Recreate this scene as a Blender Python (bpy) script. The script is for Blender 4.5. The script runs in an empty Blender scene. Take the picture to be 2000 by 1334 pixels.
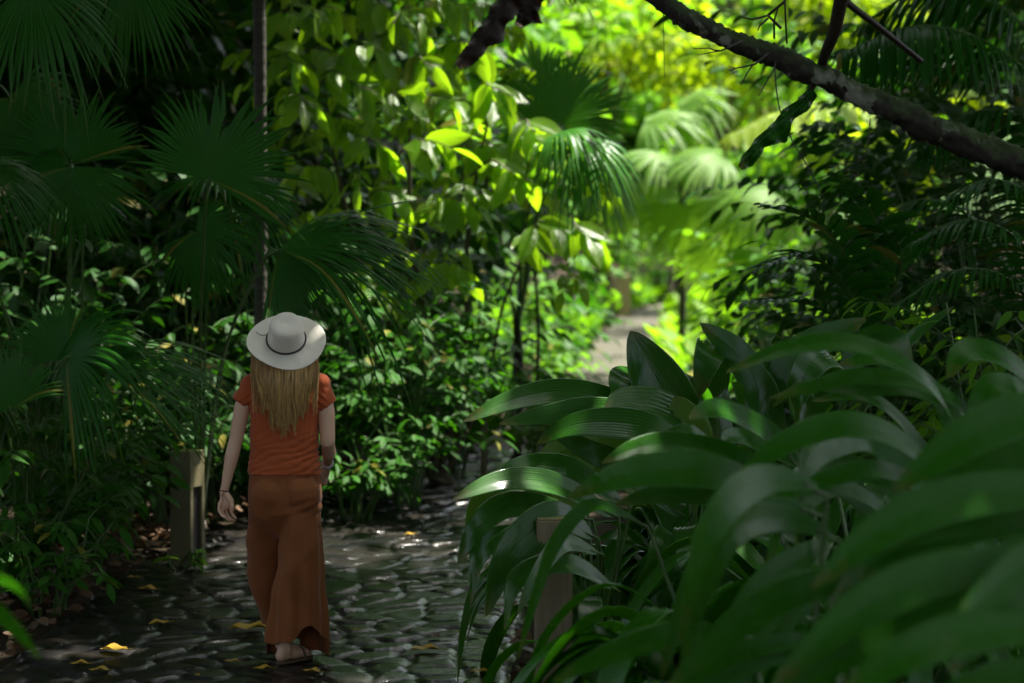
import bpy, math, random
import numpy as np
R_ = math.radians
sc = bpy.context.scene
col = sc.collection
# ------------------------------------------------------------------ camera
CAMZ, LENS, PITCH = 2.28, 85.0, R_(3.59)
FPX = LENS / 36.0 * 2000.0
cam_d = bpy.data.cameras.new('camera'); cam = bpy.data.objects.new('camera', cam_d); col.objects.link(cam)
cam_d.lens = LENS; cam_d.sensor_width = 36; cam_d.clip_start = 0.1; cam_d.clip_end = 600
cam.location = (0, 0, CAMZ); cam.rotation_euler = (R_(90) - PITCH, 0, 0)
cam_d.dof.use_dof = True; cam_d.dof.focus_distance = 11.45; cam_d.dof.aperture_fstop = 1.9
sc.camera = cam
# ------------------------------------------------------------------ light
SUN_EL, SUN_AZ = R_(64), R_(58)
w = bpy.data.worlds.new('World'); sc.world = w; w.use_nodes = True
nt = w.node_tree; nt.nodes.clear()
sky = nt.nodes.new('ShaderNodeTexSky'); sky.sky_type = 'NISHITA'; sky.sun_disc = False
sky.sun_elevation = SUN_EL; sky.sun_rotation = SUN_AZ; sky.dust_density = 4.0; sky.air_density = 1.0; sky.ozone_density = 1.0
hs = nt.nodes.new('ShaderNodeHueSaturation'); hs.inputs['Saturation'].default_value = 0.55
bg = nt.nodes.new('ShaderNodeBackground'); bg.inputs['Strength'].default_value = 0.105
wo = nt.nodes.new('ShaderNodeOutputWorld')
nt.links.new(sky.outputs[0], hs.inputs['Color']); nt.links.new(hs.outputs[0], bg.inputs[0]); nt.links.new(bg.outputs[0], wo.inputs[0])
sd = bpy.data.lights.new('sun', 'SUN'); sd.energy = 5.0; sd.angle = R_(0.5); sd.color = (1.0, 0.95, 0.86)
sun = bpy.data.objects.new('sun', sd); col.objects.link(sun)
sun.rotation_euler = (-(R_(90) - SUN_EL), 0, -SUN_AZ); sun.location = (0, 0, 40)
sc.view_settings.view_transform = 'Standard'; sc.view_settings.look = 'None'
sc.view_settings.exposure = 2.0; sc.view_settings.gamma = 1.0
cy = sc.cycles
cy.max_bounces = 7; cy.diffuse_bounces = 4; cy.glossy_bounces = 3; cy.transmission_bounces = 5; cy.transparent_max_bounces = 6
cy.use_denoising = True; cy.sample_clamp_indirect = 8; cy.caustics_reflective = False; cy.caustics_refractive = False

# ------------------------------------------------------------------ helpers
rng = np.random.default_rng(7)
V = lambda *a: np.array(a, float)
def nrm(v):
    v = np.asarray(v, float); n = np.linalg.norm(v, axis=-1, keepdims=True); return v / np.maximum(n, 1e-9)
def P(x, y, D):
    u = (x - 1000.0) / FPX; t = (667.0 - y) / FPX
    yy = math.cos(PITCH) + t * math.sin(PITCH); zz = -math.sin(PITCH) + t * math.cos(PITCH)
    k = D / yy
    return V(u * k, D, CAMZ + zz * k)
def G(x, y):   # ground point under a direction
    a = P(x, y, 1.0); k = CAMZ / (CAMZ - a[2]); return V(a[0] * k, k, 0)
def smooth(e0, e1, x):
    t = np.clip((x - e0) / (e1 - e0), 0, 1); return t * t * (3 - 2 * t)
def catmull(pts, n):
    p = np.asarray(pts, float)
    if len(p) == 2: return p[0] + (p[1] - p[0]) * np.linspace(0, 1, n)[:, None]
    q = np.vstack([2 * p[0] - p[1], p, 2 * p[-1] - p[-2]])
    seg = np.r_[0, np.cumsum(np.linalg.norm(np.diff(p, axis=0), axis=1))]; s = np.linspace(0, seg[-1], n)
    i = np.clip(np.searchsorted(seg, s, 'right') - 1, 0, len(p) - 2)
    t = ((s - seg[i]) / np.maximum(seg[i + 1] - seg[i], 1e-9))[:, None]
    a, b, c, d = q[i], q[i + 1], q[i + 2], q[i + 3]
    return 0.5 * (2 * b + (c - a) * t + (2 * a - 5 * b + 4 * c - d) * t ** 2 + (3 * b - 3 * c + d - a) * t ** 3)

class MB:
    def __init__(s): s.v = []; s.f = []; s.uv = []; s.n = 0; s.attr = []
    def add(s, v, f, uv=None):
        v = np.asarray(v, float).reshape(-1, 3); f = np.asarray(f, int)
        s.v.append(v); s.f.append(f + s.n); s.uv.append(np.zeros((len(v), 2)) if uv is None else np.asarray(uv, float).reshape(-1, 2)); s.n += len(v)
    def grid(s, v, uv=None, closed=False):      # v: (n, m, 3)
        n, m = v.shape[:2]; idx = np.arange(n * m).reshape(n, m)
        if closed: idx = np.c_[idx, idx[:, :1]]
        f = np.stack([idx[:-1, :-1], idx[:-1, 1:], idx[1:, 1:], idx[1:, :-1]], -1).reshape(-1, 4)
        s.add(v, f, uv)
    def tube(s, pts, r, seg=8, n=None, cap=True):
        p = np.asarray(pts, float)
        if n: p = catmull(p, n)
        n = len(p); r = np.broadcast_to(np.interp(np.linspace(0, 1, n), np.linspace(0, 1, np.size(r)), np.atleast_1d(r)), (n,))
        T = nrm(np.gradient(p, axis=0)); a = V(0, 0, 1) if abs(T[0][2]) < .9 else V(1, 0, 0)
        rings = []
        S = nrm(np.cross(T[0], a))
        for i in range(n):
            S = nrm(S - T[i] * np.dot(S, T[i])); B = np.cross(T[i], S); th = np.arange(seg) * 2 * math.pi / seg
            rings.append(p[i] + r[i] * (np.cos(th)[:, None] * S + np.sin(th)[:, None] * B))
        v = np.array(rings); k = s.n
        th = np.arange(seg) / seg; L = np.r_[0, np.cumsum(np.linalg.norm(np.diff(p, axis=0), axis=1))]
        uv = np.stack(np.meshgrid(L, th, indexing='ij')[::-1], -1)
        s.grid(v, uv, closed=True)
        if cap:
            for j in (0, n - 1):
                c = s.n; s.add(p[j:j + 1], np.zeros((0, 4), int))
                ring = k + j * seg + np.arange(seg)
                nx = np.roll(ring, -1)
                f = np.c_[ring, nx, np.full(seg, c), np.full(seg, c)] if j else np.c_[nx, ring, np.full(seg, c), np.full(seg, c)]
                s.f.append(f)
    def box(s, c, size, rz=0, bevel=0.0):
        import bmesh
        bm = bmesh.new(); bmesh.ops.create_cube(bm, size=1)
        for q in bm.verts: q.co.x *= size[0]; q.co.y *= size[1]; q.co.z *= size[2]
        if bevel: bmesh.ops.bevel(bm, geom=list(bm.edges), offset=bevel, segments=2, affect='EDGES', profile=.5)
        bmesh.ops.triangulate(bm, faces=bm.faces)
        v = np.array([q.co[:] for q in bm.verts]); bm.verts.index_update()
        f = np.array([[l.index for l in fc.verts] for fc in bm.faces]); bm.free()
        cz, sz = math.cos(rz), math.sin(rz); M = np.array([[cz, sz, 0], [-sz, cz, 0], [0, 0, 1]])
        s.add(v @ M + np.asarray(c), np.c_[f, f[:, 2]])
    def build(s, name, mat, parent=None, smooth_=True, loc=None):
        v = np.vstack(s.v); f = np.vstack(s.f); uv = np.vstack(s.uv)
        base = np.array(parent.location if parent is not None and parent.parent is None else (parent['_base'] if parent is not None else (loc if loc is not None else (0, 0, 0))))
        v = v - base
        tri = f[:, 2] == f[:, 3]
        tot = np.where(tri, 3, 4); lt = f.reshape(-1)[~(np.arange(f.size) % 4 == 3) | ~np.repeat(tri, 4)]
        me = bpy.data.meshes.new(name)
        me.vertices.add(len(v)); me.vertices.foreach_set('co', v.astype('f4').ravel())
        me.loops.add(len(lt)); me.loops.foreach_set('vertex_index', lt.astype('i4'))
        me.polygons.add(len(f)); me.polygons.foreach_set('loop_start', np.r_[0, np.cumsum(tot)[:-1]].astype('i4'))
        me.polygons.foreach_set('loop_total', tot.astype('i4'))
        me.polygons.foreach_set('use_smooth', np.full(len(f), smooth_))
        me.uv_layers.new(name='uv'); me.uv_layers[0].data.foreach_set('uv', uv[lt].astype('f4').ravel())
        for nm, arr in s.attr:
            a = me.attributes.new(nm, 'FLOAT', 'POINT'); a.data.foreach_set('value', arr.astype('f4'))
        me.update(); me.validate(); me.materials.append(mat)
        o = bpy.data.objects.new(name, me); col.objects.link(o)
        if parent is not None: o.parent = parent
        else: o.location = base
        o['_base'] = [float(q) for q in base]
        return o
def tag(o, label=None, cat=None, group=None, kind=None):
    if label: o['label'] = label
    if cat: o['category'] = cat
    if group: o['group'] = group
    if kind: o['kind'] = kind
    return o
def empty(name, loc, label, cat, group=None):
    o = bpy.data.objects.new(name, None); col.objects.link(o); o.location = [float(q) for q in loc]; o.empty_display_size = .1
    return tag(o, label, cat, group)

# ------------------------------------------------------------------ materials
class NT:
    def __init__(s, name):
        s.m = bpy.data.materials.new(name); s.m.use_nodes = True; s.t = s.m.node_tree; s.t.nodes.clear()
        s.out = s('OutputMaterial')
    def __call__(s, typ, **kw):
        n = s.t.nodes.new('ShaderNode' + typ)
        for k, v in kw.items():
            if k in n.inputs: n.inputs[k].default_value = v
            else: setattr(n, k, v)
        return n
    def l(s, a, b): s.t.links.new(a, b)
    def math(s, op, a, b=None):
        n = s('Math', operation=op)
        for i, q in enumerate((a, b)):
            if q is None: continue
            if isinstance(q, (int, float)): n.inputs[i].default_value = q
            else: s.l(q, n.inputs[i])
        return n.outputs[0]
    def mix(s, fac, a, b):
        n = s('Mix', data_type='RGBA')
        for sk, q in ((n.inputs[0], fac), (n.inputs[6], a), (n.inputs[7], b)):
            if isinstance(q, (int, float)): sk.default_value = q
            elif isinstance(q, (tuple, list)): sk.default_value = tuple(q) + ((1,) if len(q) == 3 else ())
            else: s.l(q, sk)
        return n.outputs[2]
def c4(c): return tuple(c) + (1,)
def leaf_mat(name, ca, cb, ct, trans=.35, rough=.3, vein='side', bump=.35, freq=22, spots=None, coat=0.0, spec=.5):
    n = NT(name)
    geo = n('NewGeometry'); uv = n('UVMap'); sep = n('SeparateXYZ'); n.l(uv.outputs[0], sep.inputs[0])
    tc = n('TexCoord')
    noi = n('TexNoise', Scale=5.0, Detail=3.0); n.l(tc.outputs['Object'], noi.inputs['Vector'])
    f = n.math('ADD', n.math('MULTIPLY', geo.outputs['Random Per Island'], .7), n.math('MULTIPLY', n.math('SUBTRACT', noi.outputs[0], .35), .9))
    cr = n.mix(f, ca, cb); n.t.nodes[-1].clamp_factor = True
    cr = n.mix(n.math('MULTIPLY', n.math('GREATER_THAN', geo.outputs['Random Per Island'], .972), .85), cr, (.20, .15, .025))
    if spots:
        n2 = n('TexNoise', Scale=38.0, Detail=2.0); n.l(tc.outputs['Object'], n2.inputs['Vector'])
        ms = n.math('MULTIPLY', n.math('GREATER_THAN', n2.outputs[0], .70), .8)
        cr = n.mix(ms, cr, spots)
    nt_ = n('TexNoise', Scale=30.0, Detail=3.0); n.l(tc.outputs['Object'], nt_.inputs['Vector'])
    tipm = n('MapRange'); tipm.inputs[1].default_value = 1.06; tipm.inputs[2].default_value = 1.16
    n.l(n.math('ADD', sep.outputs[1], n.math('MULTIPLY', nt_.outputs[0], .35)), tipm.inputs[0])
    cr = n.mix(n.math('MULTIPLY', tipm.outputs[0], .8), cr, (.11, .07, .025))
    # veins from the leaf's own uv: u across (-1..1), v along (0..1)
    au = n.math('ABSOLUTE', sep.outputs[0])
    if vein == 'side': ph = n.math('MULTIPLY', n.math('SUBTRACT', sep.outputs[1], n.math('MULTIPLY', au, .22)), freq * 3.1416)
    else: ph = n.math('MULTIPLY', sep.outputs[0], freq * 3.1416)
    s_ = n.math('ABSOLUTE', n.math('SINE', ph)); h = n.math('POWER', s_, .5)
    mid = n.math('MULTIPLY', n.math('SUBTRACT', 1.0, n.math('MINIMUM', n.math('MULTIPLY', au, 12.0), 1.0)), .6)
    hh = n.math('SUBTRACT', h, mid)
    nb = n('TexNoise', Scale=60.0, Detail=2.0); n.l(tc.outputs['Object'], nb.inputs['Vector'])
    hh = n.math('ADD', hh, n.math('MULTIPLY', nb.outputs[0], .5))
    bp = n('Bump', Strength=bump, Distance=.004); n.l(hh, bp.inputs['Height'])
    vc = n.mix(n.math('MULTIPLY', n.math('SUBTRACT', 1.0, h), .35), cr, tuple(min(1, q * 2.0 + .01) for q in ct))
    nr = n('TexNoise', Scale=14.0, Detail=3.0); n.l(tc.outputs['Object'], nr.inputs['Vector'])
    pb = n('BsdfPrincipled', Roughness=rough); pb.inputs['Specular IOR Level'].default_value = spec
    if coat: pb.inputs['Coat Weight'].default_value = coat; pb.inputs['Coat Roughness'].default_value = .13; n.l(bp.outputs[0], pb.inputs['Coat Normal'])
    n.l(n.math('ADD', n.math('MULTIPLY', n.math('SUBTRACT', nr.outputs[0], .5), .35), rough), pb.inputs['Roughness'])
    n.l(vc, pb.inputs['Base Color']); n.l(bp.outputs[0], pb.inputs['Normal'])
    tr = n('BsdfTranslucent'); n.l(n.mix(f, ct, tuple(q * .6 for q in ct)), tr.inputs[0]); n.t.nodes[-1].clamp_factor = True
    n.l(bp.outputs[0], tr.inputs['Normal'])
    mx = n('MixShader'); mx.inputs[0].default_value = trans
    n.l(pb.outputs[0], mx.inputs[1]); n.l(tr.outputs[0], mx.inputs[2]); n.l(mx.outputs[0], n.out.inputs[0])
    return n.m
def plain_mat(name, ca, cb, rough=.6, scale=8, bump=.3, stretch=(1, 1, 1), detail=5, dist=.01, spec=.5, contrast=(.3, .7), sheen=0):
    n = NT(name); tc = n('TexCoord'); mp = n('Mapping', Scale=stretch); n.l(tc.outputs['Object'], mp.inputs[0])
    noi = n('TexNoise', Scale=scale, Detail=detail); n.l(mp.outputs[0], noi.inputs['Vector'])
    mr = n('MapRange'); mr.inputs[1].default_value = contrast[0]; mr.inputs[2].default_value = contrast[1]; n.l(noi.outputs[0], mr.inputs[0])
    pb = n('BsdfPrincipled', Roughness=rough); pb.inputs['Specular IOR Level'].default_value = spec
    n.l(n.mix(mr.outputs[0], ca, cb), pb.inputs['Base Color'])
    if sheen: pb.inputs['Sheen Weight'].default_value = sheen
    bp = n('Bump', Strength=bump, Distance=dist); n.l(noi.outputs[0], bp.inputs['Height']); n.l(bp.outputs[0], pb.inputs['Normal'])
    n.l(pb.outputs[0], n.out.inputs[0]); return n.m
M = {}
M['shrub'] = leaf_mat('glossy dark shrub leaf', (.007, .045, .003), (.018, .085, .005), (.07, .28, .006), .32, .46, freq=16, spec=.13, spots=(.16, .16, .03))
M['shrub_dark'] = leaf_mat('shade-darkened shrub leaf', (.004, .026, .003), (.010, .048, .004), (.04, .17, .005), .22, .48, freq=16, spec=.12, spots=(.10, .11, .02))  # darker copy of the shrub leaf, the shade of the banks is in its colour
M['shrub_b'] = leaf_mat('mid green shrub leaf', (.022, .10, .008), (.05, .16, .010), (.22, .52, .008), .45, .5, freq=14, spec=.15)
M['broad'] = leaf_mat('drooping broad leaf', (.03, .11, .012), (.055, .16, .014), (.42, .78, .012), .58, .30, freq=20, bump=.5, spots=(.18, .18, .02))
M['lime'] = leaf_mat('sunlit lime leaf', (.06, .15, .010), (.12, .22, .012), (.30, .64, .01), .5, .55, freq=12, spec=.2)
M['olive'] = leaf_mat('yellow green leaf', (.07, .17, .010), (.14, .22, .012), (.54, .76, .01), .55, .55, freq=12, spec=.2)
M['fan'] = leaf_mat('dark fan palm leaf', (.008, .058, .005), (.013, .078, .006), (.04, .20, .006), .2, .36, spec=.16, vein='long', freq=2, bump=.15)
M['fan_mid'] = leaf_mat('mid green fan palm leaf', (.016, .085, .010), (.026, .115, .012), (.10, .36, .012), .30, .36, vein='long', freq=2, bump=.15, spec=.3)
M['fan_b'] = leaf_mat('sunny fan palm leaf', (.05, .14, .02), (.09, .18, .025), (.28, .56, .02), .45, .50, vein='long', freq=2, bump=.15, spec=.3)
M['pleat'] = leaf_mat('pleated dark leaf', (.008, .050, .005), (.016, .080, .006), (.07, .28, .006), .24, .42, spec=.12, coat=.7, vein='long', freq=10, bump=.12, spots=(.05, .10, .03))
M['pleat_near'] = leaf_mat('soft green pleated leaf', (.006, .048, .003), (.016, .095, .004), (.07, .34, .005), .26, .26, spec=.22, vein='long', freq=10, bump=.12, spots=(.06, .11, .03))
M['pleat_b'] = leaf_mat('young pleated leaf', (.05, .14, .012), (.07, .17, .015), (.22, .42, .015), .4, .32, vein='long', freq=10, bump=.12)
M['dead'] = leaf_mat('dead purple brown leaf', (.014, .008, .007), (.03, .016, .012), (.03, .014, .01), .08, .6, bump=.5)
M['yellow'] = leaf_mat('fallen yellow leaf', (.34, .19, .012), (.50, .33, .02), (.4, .26, .02), .12, .45, bump=.6, spots=(.14, .07, .015))
M['litter'] = leaf_mat('brown leaf litter', (.03, .015, .008), (.16, .085, .035), (.14, .07, .02), .12, .4, bump=.6)
M['bark'] = plain_mat('brown bark', (.035, .026, .016), (.10, .075, .045), .8, 9, .8, (1, 1, .25))
M['palmbark'] = plain_mat('ringed palm trunk', (.018, .015, .010), (.06, .052, .034), .7, 14, .9, (.15, .15, 1.6))
M['stem'] = plain_mat('green stem', (.03, .08, .012), (.06, .13, .02), .45, 12, .2)
M['twig'] = plain_mat('dark wet twig', (.010, .008, .006), (.03, .022, .016), .5, 30, .5)
def moss_mat():
    n = NT('mossy bark'); tc = n('TexCoord'); noi = n('TexNoise', Scale=9.0, Detail=8.0); n.l(tc.outputs['Object'], noi.inputs['Vector'])
    n2 = n('TexNoise', Scale=4.0, Detail=5.0); n.l(tc.outputs['Object'], n2.inputs['Vector'])
    n3 = n('TexVoronoi', Scale=16.0); n.l(tc.outputs['Object'], n3.inputs['Vector'])
    geo = n('NewGeometry'); sp = n('SeparateXYZ'); n.l(geo.outputs['Normal'], sp.inputs[0])
    mo = n('MapRange'); mo.inputs[1].default_value = .45; mo.inputs[2].default_value = 1.0
    n.l(n.math('ADD', n.math('MULTIPLY', sp.outputs[2], .6), noi.outputs[0]), mo.inputs[0])
    li = n('MapRange'); li.inputs[1].default_value = .54; li.inputs[2].default_value = .57; n.l(n.math('ADD', n.math('MULTIPLY', n2.outputs[0], .7), n.math('MULTIPLY', noi.outputs[0], .3)), li.inputs[0])
    c = n.mix(noi.outputs[0], (.010, .008, .006), (.035, .028, .02))
    c = n.mix(n.math('MULTIPLY', li.outputs[0], .8), c, (.30, .32, .26))
    c = n.mix(mo.outputs[0], c, (.035, .06, .010))
    pb = n('BsdfPrincipled', Roughness=.75); n.l(c, pb.inputs['Base Color'])
    bp = n('Bump', Strength=1.0, Distance=.03); n.l(n.math('ADD', noi.outputs[0], n.math('MULTIPLY', n3.outputs[0], .3)), bp.inputs['Height']); n.l(bp.outputs[0], pb.inputs['Normal'])
    n.l(pb.outputs[0], n.out.inputs[0]); return n.m
M['moss'] = moss_mat()
def path_mat():
    n = NT('wet flagstone'); tc = n('TexCoord'); at = n('Attribute', attribute_name='joint'); st = n('Attribute', attribute_name='stone')
    noi = n('TexNoise', Scale=26.0, Detail=8.0); n.l(tc.outputs['Object'], noi.inputs['Vector'])
    n2 = n('TexNoise', Scale=3.0, Detail=5.0); n.l(tc.outputs['Object'], n2.inputs['Vector'])
    n3 = n('TexNoise', Scale=110.0, Detail=3.0); n.l(tc.outputs['Object'], n3.inputs['Vector'])
    c = n.mix(noi.outputs[0], (.004, .0045, .006), (.012, .0115, .0125))
    c = n.mix(st.outputs['Fac'], c, (.03, .025, .018)); n.t.nodes[-1].inputs[0].default_value = .3
    c = n.mix(n.math('MULTIPLY', at.outputs['Fac'], .7), c, (.02, .02, .018))
    mr = n('MapRange'); mr.inputs[1].default_value = .40; mr.inputs[2].default_value = .60; mr.inputs[3].default_value = .07; mr.inputs[4].default_value = .22
    n.l(n2.outputs[0], mr.inputs[0])
    pb = n('BsdfPrincipled'); n.l(c, pb.inputs['Base Color']); jm = n.math('ADD', 1.0, n.math('MULTIPLY', at.outputs['Fac'], .8)); n.l(n.math('MULTIPLY', mr.outputs[0], jm), pb.inputs['Roughness']); n.l(n.math('SUBTRACT', .75, n.math('MULTIPLY', at.outputs['Fac'], .5)), pb.inputs['Specular IOR Level'])
    bp = n('Bump', Strength=.9, Distance=.007); n.l(n.math('ADD', noi.outputs[0], n.math('MULTIPLY', n3.outputs[0], .35)), bp.inputs['Height']); n.l(bp.outputs[0], pb.inputs['Normal'])
    n.l(pb.outputs[0], n.out.inputs[0]); return n.m
M['path'] = path_mat()
M['far_path'] = plain_mat('pale dry path', (.028, .025, .012), (.052, .045, .025), .8, 3, .4)
M['ground'] = plain_mat('dark leafy soil', (.010, .008, .005), (.035, .024, .013), .95, 7, 1.0, dist=.03, spec=.1)
M['hill'] = plain_mat('overgrown slope', (.015, .04, .006), (.04, .09, .010), 1.0, .9, .6, dist=.2)

# ------------------------------------------------------------------ terrain and path
cl = np.array([(-1.25, -8), (-1.25, 4), (-1.25, 9), (-1.2, 12), (-1.0, 15), (-.45, 18), (.4, 22), (.95, 27), (1.45, 33), (2.0, 39), (2.55, 44), (3.9, 49), (7, 53), (12, 57)], float)
clc = catmull(np.c_[cl, np.zeros(len(cl))], 240)[:, :2]
def path_dist(x, y):
    x = np.asarray(x, float); d = np.full(x.shape, 1e9)
    for px, py in clc[::3]: d = np.minimum(d, (x - px) ** 2 + (y - py) ** 2)
    return np.sqrt(d)
def gz(x, y):
    x = np.asarray(x, float); y = np.asarray(y, float)
    side = smooth(5, 30, np.abs(x - 0.05 * y)) * 7.0
    back = smooth(56, 95, y) * 11.0 + smooth(-10, -40, y) * 5
    return np.maximum(side, back)
def build_terrain():
    xs = np.r_[np.linspace(-120, -9, 38), np.linspace(-8, 9, 60), np.linspace(10, 120, 38)]
    ys = np.r_[np.linspace(-60, 5, 24), np.linspace(6, 60, 160), np.linspace(62, 180, 40)]
    X, Y = np.meshgrid(xs, ys); Z = gz(X, Y)
    b = np.sin(X * 2.3 + Y * 1.7) * np.sin(Y * 2.9 - X) * .03 + np.sin(X * .9) * np.cos(Y * .8) * .04
    pd = path_dist(X, Y); Z = Z + (b + .05) * smooth(1.2, 2.0, pd) - .03 * (1 - smooth(1.1, 1.6, pd))
    m = MB(); m.grid(np.stack([X, Y, Z], -1)[:, ::1]); o = m.build('ground', M['ground'])
    tag(o, kind='structure')
    # far slope gets its own green skin
    xs = np.linspace(-110, 110, 70); ys = np.linspace(64, 175, 40); X, Y = np.meshgrid(xs, ys)
    m = MB(); m.grid(np.stack([X, Y, gz(X, Y) + .35 + np.sin(X * .7) * np.sin(Y * .5) * .3], -1)); tag(m.build('hill', M['hill']), kind='structure')
build_terrain()
def voro(x, y, s, seed=3):
    r = np.random.default_rng(seed); N = 64; jx = r.random((N, N)) * .8 + .1; jy = r.random((N, N)) * .8 + .1; hh = r.random((N, N)); tx = r.normal(size=(N, N)); ty = r.normal(size=(N, N))
    gx = np.floor(x / s).astype(int); gy = np.floor(y / s).astype(int)
    d1 = np.full(x.shape, 9.); d2 = np.full(x.shape, 9.); hv = np.zeros(x.shape); tl = np.zeros(x.shape)
    for i in (-2, -1, 0, 1, 2):
        for j in (-2, -1, 0, 1, 2):
            a, b = (gx + i) % N, (gy + j) % N
            dx = x / s - (gx + i + jx[a, b]); dy = y / s - (gy + j + jy[a, b]); d = np.hypot(dx, dy)
            nw = d < d1; d2 = np.where(nw, d1, np.minimum(d2, d)); hv = np.where(nw, hh[a, b], hv); tl = np.where(nw, dx * tx[a, b] + dy * ty[a, b], tl); d1 = np.where(nw, d, d1)
    return d2 - d1, hv, tl
def path_strip(y0, y1, dy, nx, half, mat, name, lbl=None, z0=.0):
    ys = np.arange(y0, y1, dy); i = np.arange(len(clc)); cx = np.interp(ys, clc[:, 1], clc[:, 0]); sl = np.gradient(cx, ys)
    t = np.linspace(-1, 1, nx); hw = half(ys)
    X = cx[:, None] + t * hw[:, None]; Y = ys[:, None] - sl[:, None] * t * hw[:, None]
    wx = X * .8 + .05 * np.sin(Y * 5); wy = Y + .06 * np.sin(X * 6)
    e, hv, tl = voro(wx, wy, .185)
    st = smooth(.03, .24, e)
    edge = smooth(1.0, .93, np.abs(t))[None] * np.ones_like(X)
    Z = z0 + (st * (.013 + .007 * hv) + tl * .010 * st + .0015 * np.sin(X * 21 + 3 * hv) * np.sin(Y * 17)) * edge - .05 * (1 - edge)
    m = MB(); m.grid(np.stack([X, Y, Z], -1)); m.attr = [('joint', (1 - st).ravel()), ('stone', (hv * .6).ravel())]
    return tag(m.build(name, mat), kind='structure')
path_strip(6.0, 21.0, .018, 150, lambda y: 1.27 - .2 * smooth(14, 18, y) - .12 * smooth(18, 21, y), M['path'], 'path')
path_strip(20.95, 54, .12, 24, lambda y: .95 - .42 * smooth(21, 28, y), M['far_path'], 'far_path')

# ------------------------------------------------------------------ leaf geometry
def leaf_template(shape='oval', ny=6, fold=.18, curl=.22):
    t = np.linspace(0, 1, ny + 1)
    if shape == 'oval': wd = .30 * np.sin(math.pi * t ** .85) ** .75
    elif shape == 'long': wd = .15 * np.sin(math.pi * t ** .8) ** .8
    else: wd = .42 * np.sin(math.pi * t ** .7) ** .7
    wd = np.maximum(wd * (1 - .75 * smooth(.82, .97, t)), .004); wd[0] = .012
    v = np.zeros((ny + 1, 3, 3)); uv = np.zeros((ny + 1, 3, 2))
    for j, s in enumerate((-1, 0, 1)):
        v[:, j, 0] = s * wd; v[:, j, 1] = t; v[:, j, 2] = abs(s) * wd * fold - curl * t ** 2
        uv[:, j, 0] = s; uv[:, j, 1] = t
    idx = np.arange((ny + 1) * 3).reshape(-1, 3)
    f = np.stack([idx[:-1, :-1], idx[:-1, 1:], idx[1:, 1:], idx[1:, :-1]], -1).reshape(-1, 4)
    return v.reshape(-1, 3), f, uv.reshape(-1, 2)
TPL = {k: leaf_template(k, ny=6) for k in ('oval', 'long', 'round')}
TPL['far'] = leaf_template('oval', ny=3); TPL['farlong'] = leaf_template('long', ny=3)
class Leaves:
    def __init__(s): s.p = []; s.d = []; s.n = []; s.l = []; s.w = []
    def add(s, p, d, n, l, w=1.0): s.p.append(p); s.d.append(d); s.n.append(n); s.l.append(l); s.w.append(w)
    def to(s, mb, tpl):
        if not s.p: return
        v, f, uv = TPL[tpl]; p = np.array(s.p); d = nrm(np.array(s.d)); n = np.array(s.n); n = nrm(n - d * np.sum(n * d, 1, keepdims=True)); x = np.cross(d, n)
        L = np.array(s.l)[:, None, None]; W = np.array(s.w)[:, None, None]
        out = p[:, None] + L * (v[None, :, 0:1] * W * x[:, None] + v[None, :, 1:2] * d[:, None] + v[None, :, 2:3] * n[:, None])
        N, K = len(p), len(v)
        ff = (f[None] + (np.arange(N) * K)[:, None, None]).reshape(-1, 4)
        mb.add(out.reshape(-1, 3), ff, np.tile(uv, (N, 1)))
UP = V(0, 0, 1)
def spray(r, lv, mb, p0, d0, length, leafL, spacing, sag=.5, stemr=.006, start=.15, wscale=1.0, leafdroop=.35, pts=7, tip=True, sub=0):
    """one twig: curves over under its own weight, leaves alternate along it"""
    d = nrm(d0); p = np.array(p0, float); P_ = [p.copy()]
    side = nrm(np.cross(d, UP) + r.normal(size=3) * .2)
    for i in range(pts - 1):
        d = nrm(d + V(0, 0, -sag / (pts - 1)) * (i + 1) / pts * 2 + r.normal(size=3) * .07); p = p + d * length / (pts - 1); P_.append(p.copy())
    P_ = np.array(P_); mb.tube(P_, [stemr, stemr * .35], 5, cap=False)
    n = max(2, int(length * (1 - start) / spacing)); q = catmull(P_, n * 2 + 2); T = nrm(np.gradient(q, axis=0))
    for k in range(n):
        i = int((start + (1 - start) * (k + r.random() * .5) / n) * (len(q) - 1)); s = 1 if k % 2 else -1
        t = T[i]; sd = nrm(np.cross(t, UP) + 1e-4); f = .35 + r.random() * .5
        dd = nrm(t * f + sd * s * .8 + V(0, 0, -leafdroop) + r.normal(size=3) * .18)
        nn = UP * .8 + sd * s * -.2 + r.normal(size=3) * .35
        L = leafL * (.65 + .5 * r.random()) * (1 - .25 * k / n)
        lv.add(q[i], dd, nn, L, wscale * (.85 + .3 * r.random()))
    if tip: lv.add(q[-1], T[-1] + V(0, 0, -leafdroop), UP + r.normal(size=3) * .3, leafL * .9, wscale)
    if sub:
        for k in range(sub):
            i = int(len(q) * (.2 + .6 * r.random())); s = r.choice([-1, 1]); sd = nrm(np.cross(T[i], UP) + 1e-4)
            spray(r, lv, mb, q[i], T[i] + sd * s * (.6 + .5 * r.random()) + V(0, 0, .25), length * .5, leafL, spacing, sag, stemr * .6, .1, wscale, leafdroop, 5)
    return q
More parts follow.
